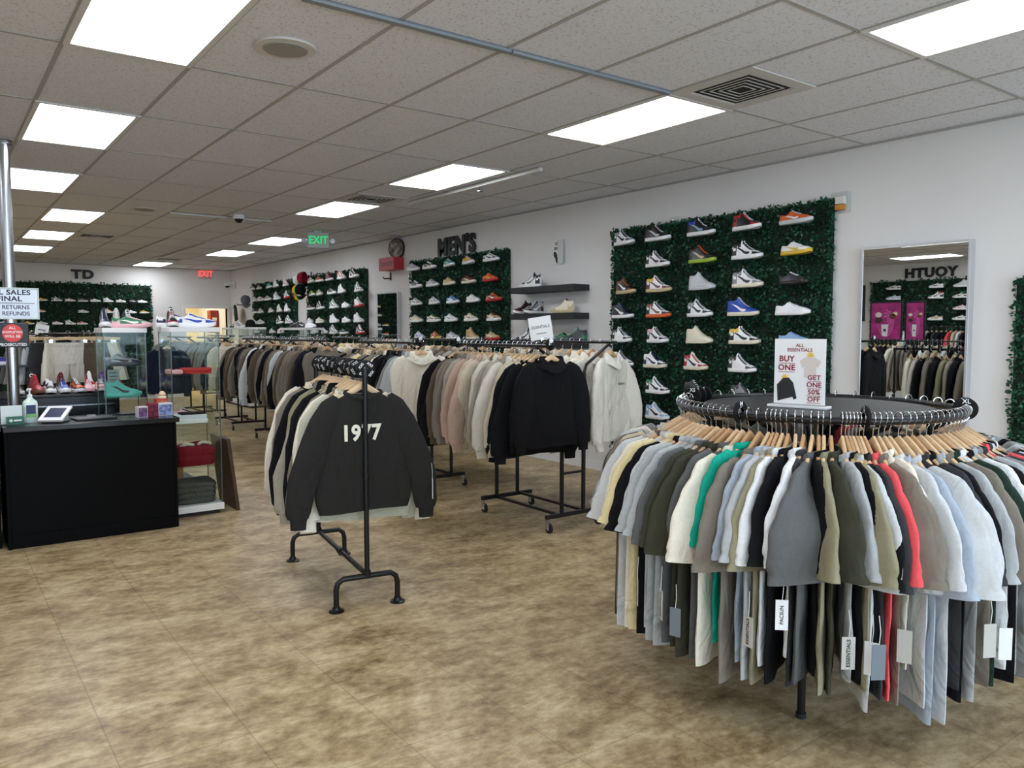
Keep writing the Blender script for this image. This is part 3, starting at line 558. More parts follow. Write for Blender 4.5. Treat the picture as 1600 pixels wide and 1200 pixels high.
NEAR = {'nearest': [K, K, K, K, SD, SD, OT, ST, ST, OT, TP, SD, DP, SD, DP, ST, TP, TP, BR, K, K], 'second': [CR, HG, GY, CH_, K, K, CH_, K, CR, TP, TP, K, TP, SD, PY, SD, TP, BR, TP, K], 'third': [TP, K, NV, K, BR, TP, TP, TP, BR, TP, K, LG, K, TP, BR, TP, K, TP, BR],
        'fourth': [TP, BR, K, LG, WT, BR, TP, TP, BR, K, NV, K, TP, BR, ST, TP, BR, K, K, TP], 'fifth': [CR, K, TP, GY, TP, GY, BR, GY, TP, GY, K, GY, TP, GY], 'farthest': [GY, TP, GY, GY, TP, K, GY, GY, TP, GY]}
FAR = {'nearest': ['pale oatmeal', 'pale oatmeal', CR, CR, ST, OT, TP, ST, CR, OT, TP, SD], 'second': [TP, BR, ST, TP, BR, TP, CR, SD, TP, BR], 'third': [PY, CR, TP, SD, CR, PY, TP, BR], 'fourth': [CR, SD, PY, TP, BR, CR], 'fifth': [PY, CR, TP, CR], 'farthest': [TP, GY, CR]}
rnd = random.Random(5)
for nmr, y0, ln, na, nb, fa, fb in RB:
    for rail, lst, x, z, a, b in (('front', NEAR[nmr], 3.62, 1.42, na, nb), ('wall', FAR[nmr], 4.35, 1.44, fa, fb)):
        kinds = [('hood' if rail == 'wall' or rnd.random() < .72 or i == 0 else 'sweat', c) for i, c in enumerate(lst)]
        labs = label_runs(kinds, 'from near end,', f'{rail} rail of {nmr} rolling rack'); n = len(lst); st = (b - a - .1) / max(n - 1, 1)
        for i, ((kd, c), lb) in enumerate(zip(kinds, labs)):
            y = a + .05 + i * st + rnd.uniform(-.012, .012); rz = R(rnd.uniform(-14, 5)); calm = i == 0 and rail == 'front'; sc = rnd.uniform(.95, 1.07) if rail == 'front' else (1.04 if nmr == 'nearest' and i < 3 else .95)
            if rail == 'wall' and i == 0 and nmr == 'nearest': rz = R(20)
            if calm: y = a + .03; rz = R(-8 if nmr == 'nearest' else -26)
            p = (x, y, z + .0145)
            hl = lb.replace(' from near end,', ',').replace(' rolling', '')
            hanger(p, rz, f'wooden hanger of {hl}', f'hangers on {rail} rails', rnd.random() < .8); g = garment(kd, 0 if rail == 'wall' and i == 0 else rnd.randrange(7), c, p, rz, lb, f'garments on the {rail} rails', sc, calm)
            if rail == 'wall' and i == 0 and nmr == 'nearest':
                for wd, s_, zz in (('ESSENTIALS', .022, -.335),):
                    q = text('chest_print', wd, s_, (.115, 0, zz), (1, 0, 0), UP, BLACK, g, .0005, .03, local=True)
                    for v in q.data.vertices: v.co.y = GAR[kd][0].front(v.co.x, v.co.z, .009)
# ---- black pipe rack with the 1977 sweatshirt
RK = thing('pipe_rack', 'black pipe clothes rack on H-shaped feet in the middle of floor', 'clothes rack', (1.91, 3.93, 0), -math.atan2(.165, 1.07))
ZR = 1.31
for y in (0, 1.08):
    ob('foot_hoop', MB().tube([(-.175, y, .015), (-.175, y, .12), (-.165, y, .155), (-.135, y, .175), (.135, y, .175), (.165, y, .155), (.175, y, .12), (.175, y, .015)], .0155, 12), BLACKMETAL, RK)
    for x in (-.175, .175): ob('floor_flange', MB().lathe((x, y, 0), [(.042, 0), (.042, .008), (.024, .012), (.02, .028)], 20), BLACKMETAL, RK)
    ob('upright', MB().tube([(0, y, .175), (0, y, ZR - .005)], .0145, 12).cyl((0, y, .165), 'z', .021, .04, 14).cyl((0, y, .72), 'z', .0175, .035, 14), BLACKMETAL, RK)
    ob('top_elbow', MB().cyl((0, y, ZR - .03), 'z', .02, .045, 14), BLACKMETAL, RK)
ob('rail', MB().tube([(0, -.01, ZR), (0, 1.09, ZR)], .0135, 12), BLACKMETAL, RK); ob('floor_bar', MB().tube([(0, 0, .18), (0, 1.08, .18)], .0145, 12).cyl((0, .52, .18), 'y', .021, .05, 14), BLACKMETAL, RK)
th = RK.rotation_euler.z; AX = Vector((-sin(th), cos(th), 0)); AXX = Vector((cos(th), sin(th), 0))
L77 = [('sweat', 'off-black'), ('sweat', 'pale sage'), ('sweat', CR), ('sweat', TP), ('hood', K), ('sweat', ST), ('sweat', 'khaki'), ('hood', K), ('hood', TP), ('sweat', K), ('sweat', OT), ('sweat', CR)]
lb77 = label_runs(L77, 'from the front', 'on the black pipe rack')
lb77[0] = 'black sweatshirt printed 1977 at the front of the pipe rack'
for i, ((kd, c), lb) in enumerate(zip(L77, lb77)):
    y = .035 + .078 * i; p = Vector((1.91, 3.93, ZR + .0155)) + AX * y; rz = th + R(-2 if i == 0 else rnd.uniform(-7, 5)); sc = 1.06 + .025 * (i % 3)
    hanger(p, rz, 'wooden hanger of ' + ('black sweatshirt printed 1977 on the pipe rack' if i == 0 else lb.replace(' from the front', ',')), 'hangers on pipe rack')
    g = garment(kd, i, c, p, rz, lb, 'garments on the pipe rack', sc, i == 0)
    if i == 0:
        q = text('chest_print', '1977', .112, (-.02, 0, -.335), (1, 0, 0), UP, mat('E8E6D2', .7), g, .0008, .035, .88, local=True)
        for v in q.data.vertices: v.co.y = CALM['sweat'].front(v.co.x, v.co.z, .009) + (v.co.y > 0) * .002
        ob('neck_label', MB().box(-.04, .04, .024, .026, -.16, -.13), mat('C8C8C4', .6), g)
        tg = hang_tag(g, .36, -.05, -.60, 'white', None, R(75))
for k in range(11):
    p = Vector((1.91, 3.93, ZR)) + AX * (.005 + .095 * k)
    t = thing('size_divider', f'round black size divider on the pipe rack, {ORD[k]} from the front', 'size marker', p, th, 'size dividers bunched on pipe rack')
    ob('disc', MB().loft([[(r * cos(a), y, r * sin(a) + .012) for a in [2 * pi * j / 24 for j in range(24)]] for r, y in ((.016, -.012), (.047, -.012), (.052, -.008), (.052, .008), (.047, .012), (.016, .012))]), mat('0B0B0C', .6, 0, 'plain', 0, 30, 0, .25), t)
    t.rotation_euler = (R(rnd.uniform(-12, 12)), R(rnd.uniform(-40, 40)), th + R(rnd.uniform(-8, 8)))
    for a in range(4): text('size_letters', 'XXS', .019, (.034 * sin(a * pi / 2), -.0127, .012 + .034 * cos(a * pi / 2)), (cos(a * pi / 2), 0, -sin(a * pi / 2)), (sin(a * pi / 2), 0, cos(a * pi / 2)), WHITE, t, .0004, .02, local=True)

# ---- round T-shirt rack
CX, CY, RR, ZC = 3.12, 1.98, .575, 1.20
t = thing('round_rack', 'round black clothes rack with a table top at the right', 'clothes rack', (CX, CY, 0))
ob('rail', MB().loft([[((RR + .015 * cos(b)) * cos(a), (RR + .015 * cos(b)) * sin(a), ZC + .015 * sin(b)) for b in [2 * pi * k / 10 for k in range(10)]] for a in [2 * pi * k / 96 for k in range(97)]]), BLACKMETAL, t)
bv(ob('table_top', MB().lathe((0, 0, ZC - .012), [(.475, 0), (.475, .018)], 80), mat('232426', .38, 0, 'laminate', .04, 30), t), .004)
for k in range(4):
    a = R(209.5 + 90 * k); c, s = cos(a), sin(a)
    ob('leg', MB().tube([(.45 * c, .45 * s, 0), (.45 * c, .45 * s, ZC - .02)], .0155, 10).tube([(.45 * c, .45 * s, ZC - .08), (RR * c, RR * s, ZC - .014)], .009, 8), BLACKMETAL, t)
    ob('foot', MB().lathe((.45 * c, .45 * s, 0), [(.02, 0), (.02, .02)], 12), RUBBER, t)
ob('lower_ring', MB().loft([[((.45 + .01 * cos(b)) * cos(a), (.45 + .01 * cos(b)) * sin(a), .55 + .01 * sin(b)) for b in [2 * pi * k / 8 for k in range(8)]] for a in [2 * pi * k / 64 for k in range(65)]]), BLACKMETAL, t)
FRONT = 'brown,light grey,cream,pale yellow,black,light grey,heather grey,heather grey,dark grey,olive,olive,dark grey,cream,teal,taupe,blue grey,heather grey,khaki,white,black,white,charcoal,dark grey,black,khaki,olive,heather grey,black,khaki,light grey,black,charcoal,coral,taupe,cream,light grey,blue grey,light grey,charcoal,black,heather grey,taupe,dark green,white,black,heather grey,grey,charcoal,coral,charcoal'.split(',')
BACK = 'black,grey,taupe,cream,charcoal,olive,light grey,coral,black,khaki,white,taupe,grey,black,heather grey,sand,olive,black,grey,cream'.split(',')
YAW = {20: 7, 22: -4}; TW = {20: 11, 22: 11, 25: 10, 33: 10, 37: 10}; SCL = {34: .96, 13: .98, 14: 1.13, 20: 1.0, 22: 1.1, 36: 1.16, 37: 1.14}
TAGS = {6: ('grey', 'ESSENTIALS'), 9: ('grey', 'ESSENTIALS'), 11: ('slate', None), 20: ('white', 'PACSUN'), 18: ('grey', 'ESSENTIALS'), 26: ('grey', 'ESSENTIALS'), 29: ('slate', None), 33: ('grey', None), 40: ('grey', None), 42: ('white', None), 45: ('dark', None), 30: ('white', None)}
FRONT = 'charcoal,grey,light grey,olive,taupe,sand'.split(',') + FRONT + 'light grey,black,taupe,white,dark grey,heather grey,black,grey,khaki'.split(',')
ATAB = [(-6, 124), (0, 141.5), (2, 152), (5, 163), (8, 172.5), (10, 179), (13, 188), (15, 195.5), (18, 200.5), (20, 205.3), (22, 211.5), (25, 217.6), (26, 221.5), (29, 225.6), (32, 229.5), (33, 233), (36, 239), (38, 245.5), (41, 254.8), (44, 264.5), (49, 281), (58, 308)]
for side, lst, a0, a1 in (('front', FRONT, 118, 306), ('far side', BACK, 312, 480)):
    its = [('tee', c) for c in lst]; labs = label_runs(its, 'from the left', f'at the {side} of the round rack')
    for i, (c, lb) in enumerate(zip(lst, labs)):
        if side == 'front': i -= 6
        a_deg = interp(ATAB, i) if side == 'front' else a0 + (a1 - a0) * i / (len(lst) - 1)
        a = R(a_deg + rnd.uniform(-.3, .3)); p = (CX + RR * cos(a), CY + RR * sin(a), ZC + .0165); yw = R(YAW.get(i, rnd.uniform(-2, 2)) if side == 'front' else 0)
        hanger(p, a + yw, 'wooden hanger of ' + lb.replace(' from the left', ',').replace('at the front of the', 'at front of').replace('at the far side of the', 'at far side of'), f'hangers at the {side} of the round rack', rnd.random() < .75)
        g = garment('tee', TW.get(i, rnd.randrange(5) + (0 if i > 22 else 5)) if side == 'front' else rnd.randrange(5), c, p, a + yw, lb, f'T-shirts at the {side} of the round rack', SCL.get(i, 1.06 + rnd.uniform(-.03, .06)) if side == 'front' else 1.06)
        if side == 'front' and i in TAGS: cl, wd = TAGS[i]; hang_tag(g, .30 + .02 * (i % 3), -.02 + .015 * (i % 2), -.60 - .03 * (i % 4), cl, wd, R(62 + 20 * (i % 3)))
def divider(a, word, label):
    a = R(a); t = thing('size_divider', label, 'size marker', (CX + RR * cos(a), CY + RR * sin(a), ZC), a, 'size dividers on the round rack')
    ob('disc', MB().loft([[(r * cos(q), y, r * sin(q) + .014) for q in [2 * pi * j / 24 for j in range(24)]] for r, y in ((.018, -.005), (.042, -.005), (.044, -.003), (.044, .003), (.042, .005), (.018, .005))]), mat('0B0B0C', .6, 0, 'plain', 0, 30, 0, .25), t)
    for s in (-1, 1): text('size_letters', word, .024, (0, .0058 * s, .045), (-s, 0, 0), UP, WHITE, t, .0004, .02, local=True)
for a, wd, l in ((106, 'XS', 'black XS size divider at the left back of round rack'), (100, 'S', 'black S size divider just behind the XS one'), (95, 'S', 'second black S size divider behind the XS one'), (184, 'M', 'black M size divider on the left front of round rack'), (230, 'L', 'black L size divider at the middle front of round rack'), (296, 'XL', 'black XL size divider at right end of round rack'), (302, 'XL', 'black XL size divider behind the other XL one')): divider(a, wd, l)
# acrylic sign on the round rack
SG = thing('sign_holder', 'clear sign holder reading BUY ONE GET ONE 50% OFF on round rack', 'sign', (2.945, 1.945, ZC + .0065), -math.atan2(.25, .04) + pi * 0)
a_ = math.atan2(1.82 - 2.07, 2.92 - 2.96); SG.rotation_euler.z = a_ + R(22)
ob('sheet', MB().box(-.108, .108, -.0015, .0015, .016, .29), mat('F4F3F1', .25), SG)
bv(ob('base', MB().box(-.125, .125, -.035, .035, 0, .012), mat('E6E9EA', .2), SG), .003)
MR = mat('8E1F33', .6); 
def sgt(s, sz, x, z, col=MR, b=.012): text('lettering', s, sz, (x, -.0028, z), (1, 0, 0), UP, col, SG, .0003, b, local=True)
sgt('ALL', .020, .0, .262); sgt('ESSENTIALS', .020, 0, .243); sgt('BUY', .034, -.055, .205, b=.025); sgt('ONE', .034, -.055, .168, b=.025)
for k, s in enumerate(('GET', 'ONE', '50%', 'OFF')): sgt(s, .029, .062, .128 - .030 * k, b=.02)
ul = MB()
for x, z, w_ in ((-.055, .187, .07), (-.055, .150, .07), (.062, .113, .058), (.062, .083, .058), (.062, .053, .058), (.062, .023, .058)): ul.box(x - w_ / 2, x + w_ / 2, -.0031, -.0028, z - .001, z + .001)
ob('underlines', ul, MR, SG)
star = [((.022 if k % 2 == 0 else .009) * cos(pi * k / 9), (.022 if k % 2 == 0 else .009) * sin(pi * k / 9)) for k in range(18)]
for x, z in ((.045, .22), (-.06, .125)): ob('star_burst', MB().ext(star, (x, -.0024, z), (1, 0, 0), (0, 0, 1), (0, -.0004, 0)), mat('E9C24A', .6), SG)
tee = [(-.016, .04), (.016, .04), (.044, .022), (.032, -.006), (.024, 0), (.026, -.045), (-.026, -.045), (-.024, 0), (-.032, -.006), (-.044, .022)]
ob('shirt_picture', MB().ext(tee, (.045, -.0026, .175), (1, 0, 0), (0, 0, 1), (0, -.0004, 0)), mat('DCCFC6', .6), SG)
jmp = [(-.012, .05), (.012, .05), (.03, .03), (.046, -.035), (.034, -.042), (.028, -.03), (-.022, -.045), (-.036, -.05), (-.04, .02)]
ob('jumper_picture', MB().ext(jmp, (-.055, -.0026, .075), (1, 0, 0), (0, 0, 1), (0, -.0004, 0)), mat('222224', .6), SG)

# ---------------------------------------------------------------- things on the right wall
MIRROR = mat('E9EDEC', .01, 1, 'mirror_silver'); SILVER = mat('C9CACC', .35, .6)
def mirror(label, y0, y1, z0, z1, d):
    t = thing('wall_mirror', label, 'mirror', (XR, (y0 + y1) / 2, z0)); xf = XR - d; f = .018
    fr = MB().box(xf, XR - .002, y0, y0 + f, z0, z1).box(xf, XR - .002, y1 - f, y1, z0, z1).box(xf, XR - .002, y0 + f, y1 - f, z0, z0 + f).box(xf, XR - .002, y0 + f, y1 - f, z1 - f, z1)
    wob('frame', fr, SILVER, t, .002); wob('glass', MB().box(xf + .006, xf + .012, y0 + f, y1 - f, z0 + f, z1 - f), MIRROR, t)
mirror('tall silver-framed wall mirror at the right, reflecting the youth section', 2.53, 3.33, .30, 2.165, .07); mirror('narrow white-framed wall mirror between two leafy panels', 10.80, 11.50, .55, 2.13, .07)
SHB = mat('1F2224', .6, 0, 'black_laminate', .1, 40)
SHN = []
for z, nm in ((2.04, 'top'), (1.73, 'middle'), (1.405, 'lowest')):
    tag(bv(wob('floating_shelf', MB().box(5.64, XR - .001, 6.51, 7.66, z - .068, z), SHB, None), .003), f'black floating shelf on the right wall, {nm} of three', 'shelf', 'black floating shelves')
fs = 'shoes on the floating shelves'
shoe('L:SSWSSW', (5.79, 7.48, 2.04), R(100), 'on the top floating shelf', fs); shoe('H:WKWXKK', (5.70, 7.32, 2.04), R(98), 'on the top floating shelf', fs)
shoe('H:KMWWKK', (5.74, 7.54, 1.73), R(188), 'facing out on the middle floating shelf', fs, 'black and maroon'); shoe('H:GKWWSS', (5.74, 7.32, 1.73), R(186), 'facing out on the middle floating shelf', fs); shoe('H:CTTCCC', (5.74, 6.80, 1.73), R(104), 'on the middle floating shelf', fs)
shoe('H:WKKKKW', (5.74, 7.48, 1.405), R(96), 'on the lowest floating shelf', fs); shoe('L:XVCYXY', (5.74, 7.12, 1.405), R(92), 'on the lowest floating shelf', fs); shoe('L:EEKHEE', (5.74, 6.82, 1.405), R(94), 'on the lowest floating shelf', fs); shoe('H:HEKHHK', (5.73, 6.6, 1.405), R(150), 'at the near end of the lowest shelf', fs)
t = thing('wall_plaque', 'round black-rimmed picture plaque on wall above red box', 'wall decoration', (5.85, 10.81, 2.785))
tilt = R(24)
ob('rim', MB().loft([[(x, r * cos(a), r * sin(a)) for a in [2 * pi * k / 40 for k in range(40)]] for r, x in ((.135, -.022), (.148, -.022), (.15, 0), (.15, .02))], True, False, True), mat('141414', .4), t, (-.03, 0, 0), (0, 0, tilt))
ob('picture', MB().cyl((-.016, 0, 0), 'x', .137, .01, 40), mat('8D8478', .5, 0, 'portrait_print', .9, 14), t, (-.03, 0, 0), (0, 0, tilt))
t = thing('box', 'red box lettered Supreme fixed to the right wall', 'box', (5.78, 11.0, 2.45)); bx = wob('body', MB().box(5.70, XR - .002, 10.70, 11.19, 2.46, 2.65), mat('B4313F', .5), t, .004)
text('lettering', 'Supreme', .13, (5.699, 10.95, 2.56), RIGHT, UP, mat('2A1416', .5), t, .0008, .004, .85, .3)
def hook(y, z, label): t = thing('wall_hook', label, 'hook', (XR, y, z)); wob('hook', MB().box(XR - .012, XR - .001, y - .02, y + .02, z - .06, z + .06).tube([(XR - .01, y, z - .03), (XR - .12, y, z - .04), (XR - .14, y, z - .01)], .01, 6), BLACKMETAL, t)
hook(11.13, 2.38, 'small black coat hook on wall above narrow mirror')
t = thing('paper_sign', 'small white paper sign with black print above the floating shelves', 'sign', (XR, 7.04, 2.3)); wob('sheet', MB().box(XR - .006, XR - .002, 6.98, 7.15, 2.29, 2.58), mat('E4E4E1', .6), t)
wob('fold', MB().box(XR - .05, XR - .045, 6.91, 7.0, 2.3, 2.57), mat('D2D3D2', .6), t)
for s, z, q in (('US', 2.53, .05), ('BIG', 2.475, .05)): text('lettering', s, q, (XR - .0065, 7.07, z), RIGHT, UP, BLACK, t, .0004, .03, 1.0)
wob('footprints', MB().ext([(.03 * cos(2 * pi * k / 14) * 1.0, .05 * sin(2 * pi * k / 14)) for k in range(14)], (XR - .0064, 7.09, 2.40), (0, -.8, .5), (0, .5, .8), (-.0004, 0, 0)).ext([(.028 * cos(2 * pi * k / 14), .045 * sin(2 * pi * k / 14)) for k in range(14)], (XR - .0064, 7.06, 2.34), (0, -.8, .5), (0, .5, .8), (-.0004, 0, 0)), mat('2C2A2B', .6), t)
t = thing('thermostat_box', 'clear guard box over a thermostat at top of the nearest leafy panel', 'thermostat', (XR, 3.54, 2.54)); wob('guard', MB().box(XR - .07, XR - .002, 3.46, 3.60, 2.46, 2.62), CLEAR, t, .004); wob('dial', MB().box(XR - .05, XR - .003, 3.50, 3.575, 2.53, 2.59), mat('E8E4DA', .4), t, .004); wob('display', MB().box(XR - .05, XR - .004, 3.51, 3.575, 2.485, 2.525), mat('D98A1E', .3), t, .004)
t = thing('outlet_box', 'small grey electrical box on wall above the nearest leafy panel', 'outlet'
          , (XR, 5.28, 2.61)); wob('cover', MB().box(XR - .03, XR - .002, 5.24, 5.33, 2.555, 2.63), mat('CFCFCC', .5), t, .004); wob('screw', MB().cyl((XR - .032, 5.285, 2.6), 'x', .006, .004, 8), STEEL, t)
# caps
def cap(loc, rot, crown, brim, label, group='caps hanging beside the leafy panels', patch=None):
    t = thing('cap', label, 'cap', loc, 0, group); t.rotation_euler = rot; t.scale = (1.12,) * 3
    m = MB(); m.loft([[(.085 * cos(a) * c, .098 * sin(a) * c, z) for a in [2 * pi * k / 24 for k in range(24)]] for c, z in ((1, 0), (1.02, .03), (.98, .065), (.85, .10), (.6, .125), (.25, .135))], True, False, True); ob('crown', m, fabric(crown), t)
    b = MB(); b.loft([[(x * 1.0, -.085 - d * (1 - (x / .09) ** 2) ** .5 * .9 - (.02 if False else 0) + .03 * (x / .09) ** 2, z - .02 * d / .075 + .012 * (1 - (x / .09) ** 2)) for x in [-.089 + .178 * k / 12 for k in range(13)]] for d, z in ((0, .004), (.075, .004), (.075, 0), (0, 0))], False); ob('brim', b, fabric(brim), t)
    ob('button', MB().lathe((0, 0, .13), [(.009, 0), (.009, .008)], 8), fabric(brim), t)
    if patch: ob('patch', MB().box(-.03, .03, -.105, -.097, .03, .085), mat(patch, .6), t)
    for k in range(6): a = 2 * pi * k / 6; ob('seam', MB().tube([(.086 * cos(a) * c, .099 * sin(a) * c, z) for c, z in ((1.0, .0), (1.02, .03), (.985, .065), (.855, .10), (.605, .125), (.25, .136))], .0015, 4), fabric(brim), t)
cap((5.72, 14.46, 2.50), (R(96), R(6), R(208)), 'E4E4E2', '17171A', 'white cap with black brim, upper left of the hanging four'); cap((5.70, 14.18, 2.52), (R(92), 0, R(214)), '8E1C30', '1C1518', 'dark red cap with black edge, upper right of hanging four')
cap((5.70, 14.50, 2.27), (R(72), 0, R(-50)), 'F08A1E', 'E8751A', 'orange cap hanging lowest left of the four'); cap((5.66, 14.32, 2.27), (R(72), 0, R(-50)), '8EDB3A', '84D834', 'neon green cap hanging between orange and black caps'); cap((5.62, 14.16, 2.27), (R(72), 0, R(-50)), '15161A', '15161A', 'black cap with white patch hanging lowest right of four', patch='E8E8E8')
cap((5.72, 17.6, 2.2), (R(80), 0, R(-50)), '77777A', '6C6C70', 'grey cap hanging beside the far leafy panel')
hook(14.3, 2.58, 'black wall hook carrying the hanging caps')
# far corner jacket and the two white-topped display towers behind the racks
g = garment('hood', 2, 'dark green', (5.70, 18.35, 2.18), R(80), 'dark green hoodie hanging on the wall near the back corner', 'garments hung near the back corner', .62); hook(18.35, 2.16, 'black hook holding the dark green hoodie at the corner'); hanger((5.70, 18.35, 2.18), R(80), 'wooden hanger of the dark green hoodie near back corner', 'garments hung near the back corner').scale = (.62,) * 3
def tower(label, x0, x1, y0, y1, zt, shelves, group='glass display towers'):
    t = thing('display_tower', label, 'display case', ((x0 + x1) / 2, (y0 + y1) / 2, 0), 0, group); G = glass()
    wob('plinth', MB().box(x0, x1, y0, y1, .035, .09), WHITE, t, .003); wob('kick', MB().box(x0 + .03, x1 - .03, y0 + .03, y1 - .03, 0, .035), BLACK, t); wob('top', MB().box(x0, x1, y0, y1, zt - .04, zt), WHITE, t, .003)
    for a in ((x0 + .006, x0 + .011, y0 + .01, y1 - .01), (x1 - .011, x1 - .006, y0 + .01, y1 - .01), (x0 + .013, x1 - .013, y1 - .011, y1 - .006), (x0 + .013, (x0 + x1) / 2 - .002, y0 + .006, y0 + .011), ((x0 + x1) / 2 + .002, x1 - .013, y0 + .006, y0 + .011)): wob('glass_panel', MB().box(*a, .09, zt - .04), G, t)
    for z in shelves:
        wob('glass_shelf', MB().box(x0 + .014, x1 - .014, y0 + .014, y1 - .014, z - .008, z), G, t)
        for x in (x0 + .016, x1 - .016):
            for y in (y0 + .05, y1 - .05): wob('shelf_pin', MB().cyl((x - .004, y, z - .014), 'x', .005, .008, 8), CHROME, t)
    for x in (x0 + .013, x1 - .013):
        for y in (y0 + .013, y1 - .013): wob('edge_strip', MB().box(x - .0035, x + .0035, y - .0035, y + .0035, .09, zt - .04), mat('5E6664', .3, .5), t)
    return t
tower('white-topped glass tower behind the racks, below the hanging caps', 5.08, 5.45, 12.75, 13.85, 1.585, (.5, .95)); tower('white-topped glass tower behind the racks near the far corner', 5.08, 5.45, 15.6, 17.3, 1.6, (.5, .95))
shoe('L:KHKKKK', (5.3, 13.62, 1.585), R(120), 'on the tower below hanging caps', 'shoes on the far towers'); shoe('L:KKKWKK', (5.3, 13.3, 1.585), R(-70), 'on the tower below hanging caps', 'shoes on the far towers'); shoe('L:WSWWWW', (5.28, 12.92, 1.585), R(-80), 'on the tower below hanging caps', 'shoes on the far towers')
shoe('L:KWKWKW', (5.28, 17.1, 1.6), R(100), 'on the tower near the far corner', 'shoes on the far towers'); shoe('H:SWWGSW', (5.28, 16.7, 1.6), R(-60), 'on the tower near the far corner', 'shoes on the far towers')
cap((5.25, 15.95, 1.605), (0, 0, R(-40)), '161618', '161618', 'black cap lying on the tower near the far corner')
# ---- card on the nearest rolling rack
t = thing('sign_card', 'white card printed ESSENTIALS clipped on the nearest rolling rack', 'sign', (4.345, 5.42, 1.455)); t.rotation_euler = (0, R(-9), R(-36)); ob('card', MB().box(-.1, .1, -.002, .002, .0, .20), WHITE, t); text('lettering', 'ESSENTIALS', .036, (0, -.0024, .11), (1, 0, 0), UP, BLACK, t, .0003, .01, .85, local=True); ob('small_print', MB().box(-.045, .045, -.0026, -.0021, .05, .058), mat('8A8B90', .6), t)
ob('clip', MB().box(-.012, .012, -.006, .006, -.016, .012), CHROME, t)
for nm_, x, y in (('nearest', 3.62, 4.42), ('nearest', 3.62, 5.66), ('second', 3.62, 6.3)):
    t = thing('size_divider', f"round divider with white centre on the {nm_} rack rail, {'near end' if y < 4.5 else 'middle' if y < 6 else 'near end'}", 'size marker', (x, y, 1.42), 0, 'dividers on rolling racks'); ob('disc', MB().loft([[(r * cos(a), yy, r * sin(a) + .012) for a in [2 * pi * j / 24 for j in range(24)]] for r, yy in ((.016, -.006), (.043, -.006), (.045, 0), (.043, .006), (.016, .006))]), mat('0B0B0C', .6, 0, 'plain', 0, 30, 0, .25), t); ob('sticker', MB().cyl((0, -.0075, .04), 'y', .019, .001, 18), WHITE, t)

# ---------------------------------------------------------------- counter area at the left
PX, PY_ = .52, 7.15
t = thing('support_pole', 'polished steel pole from floor to ceiling at the left', 'pole', (PX, PY_, 0)); wob('shaft', MB().cyl((PX, PY_, 0), 'z', .042, CH - .006, 28), STEEL, t); wob('ceiling_flange', MB().cyl((PX, PY_, CH - .03), 'z', .06, .024, 28), STEEL, t)
SX, SY = .52, 7.095
t = thing('sale_sign', 'white ALL SALES FINAL sign on the steel pole', 'sign', (SX, SY, 1.62)); wob('board', MB().box(.335, .70, SY - .008, SY + .008, 1.625, 1.85), mat('DDE7F2', .4), t, .006); INK = mat('20263A', .5)
fr = MB().box(.328, .707, SY - .011, SY + .004, 1.618, 1.626).box(.328, .707, SY - .011, SY + .004, 1.849, 1.857).box(.328, .336, SY - .011, SY + .004, 1.626, 1.849).box(.699, .707, SY - .011, SY + .004, 1.626, 1.849); wob('frame', fr, mat('C9D2CC', .4), t)
for s, z, q, b in (('ALL SALES', 1.82, .052, .03), ('FINAL', 1.772, .052, .03), ('NO RETURNS', 1.708, .042, .015), ('NO REFUNDS', 1.66, .042, .015)): text('lettering', s, q, (.513, SY - .0085, z), (1, 0, 0), UP, INK, t, .0006, b, 1.12 if q > .05 else .98)
wob('rule', MB().box(.36, .675, SY - .0092, SY - .0082, 1.738, 1.742), INK, t)
t = thing('warning_sign', 'black warning sign with red disc on the steel pole', 'sign', (SX, SY, 1.4)); wob('board', MB().box(.42, .63, SY - .006, SY + .006, 1.405, 1.59), mat('15161A', .4), t, .004)
wob('disc', MB().cyl((.525, SY - .0072, 1.513), 'y', .067, .0015, 32), mat('E23A34', .4), t)
for s, z, q in (('ALL', 1.552, .027), ('SHOPLIFTERS', 1.520, .0215), ('WILL BE', 1.488, .027)): text('lettering', s, q, (.525, SY - .0076, z), (1, 0, 0), UP, WHITE, t, .0004, .02)
text('lettering', 'PROSECUTED', .031, (.525, SY - .0064, 1.425), (1, 0, 0), UP, WHITE, t, .0005, .03, .9)
def counter(label, x0, x1, y0, y1):
    t = thing('counter', label, 'counter', ((x0 + x1) / 2, (y0 + y1) / 2, 0), 0, 'black checkout counter units'); B = mat('060607', .6, 0, 'black_lacquer', .1, 8, 0, .1)
    wob('front_panel', MB().box(x0 + .012, x1 - .012, y0 + .02, y0 + .045, 0, .825), B, t, .002); wob('end_panel', MB().box(x0, x0 + .02, y0, y1, 0, .825), B, t, .002); wob('end_panel', MB().box(x1 - .02, x1, y0 + .012, y1, 0, .825), B, t, .002)
    wob('kick_board', MB().box(x0 + .02, x1 - .02, y0 + .008, y0 + .02, 0, .09), B, t, .002); wob('rear_shelf', MB().box(x0 + .02, x1 - .02, y0 + .046, y1, .42, .44), B, t); wob('worktop', MB().box(x0 - .005, x1 + .02, y0 - .015, y1 + .01, .826, .862), mat('121315', .2, 0, 'black_worktop', .05, 10), t, .003)
counter('long black checkout counter with dark glossy worktop at the left', .40, 1.53, 6.44, 7.02); counter('black counter unit cut off by left edge of the view', -.25, .37, 6.52, 7.02)
ZT_ = .8625
def at(o, dx, dy, dz): return (o[0] + dx, o[1] + dy, o[2] + dz)
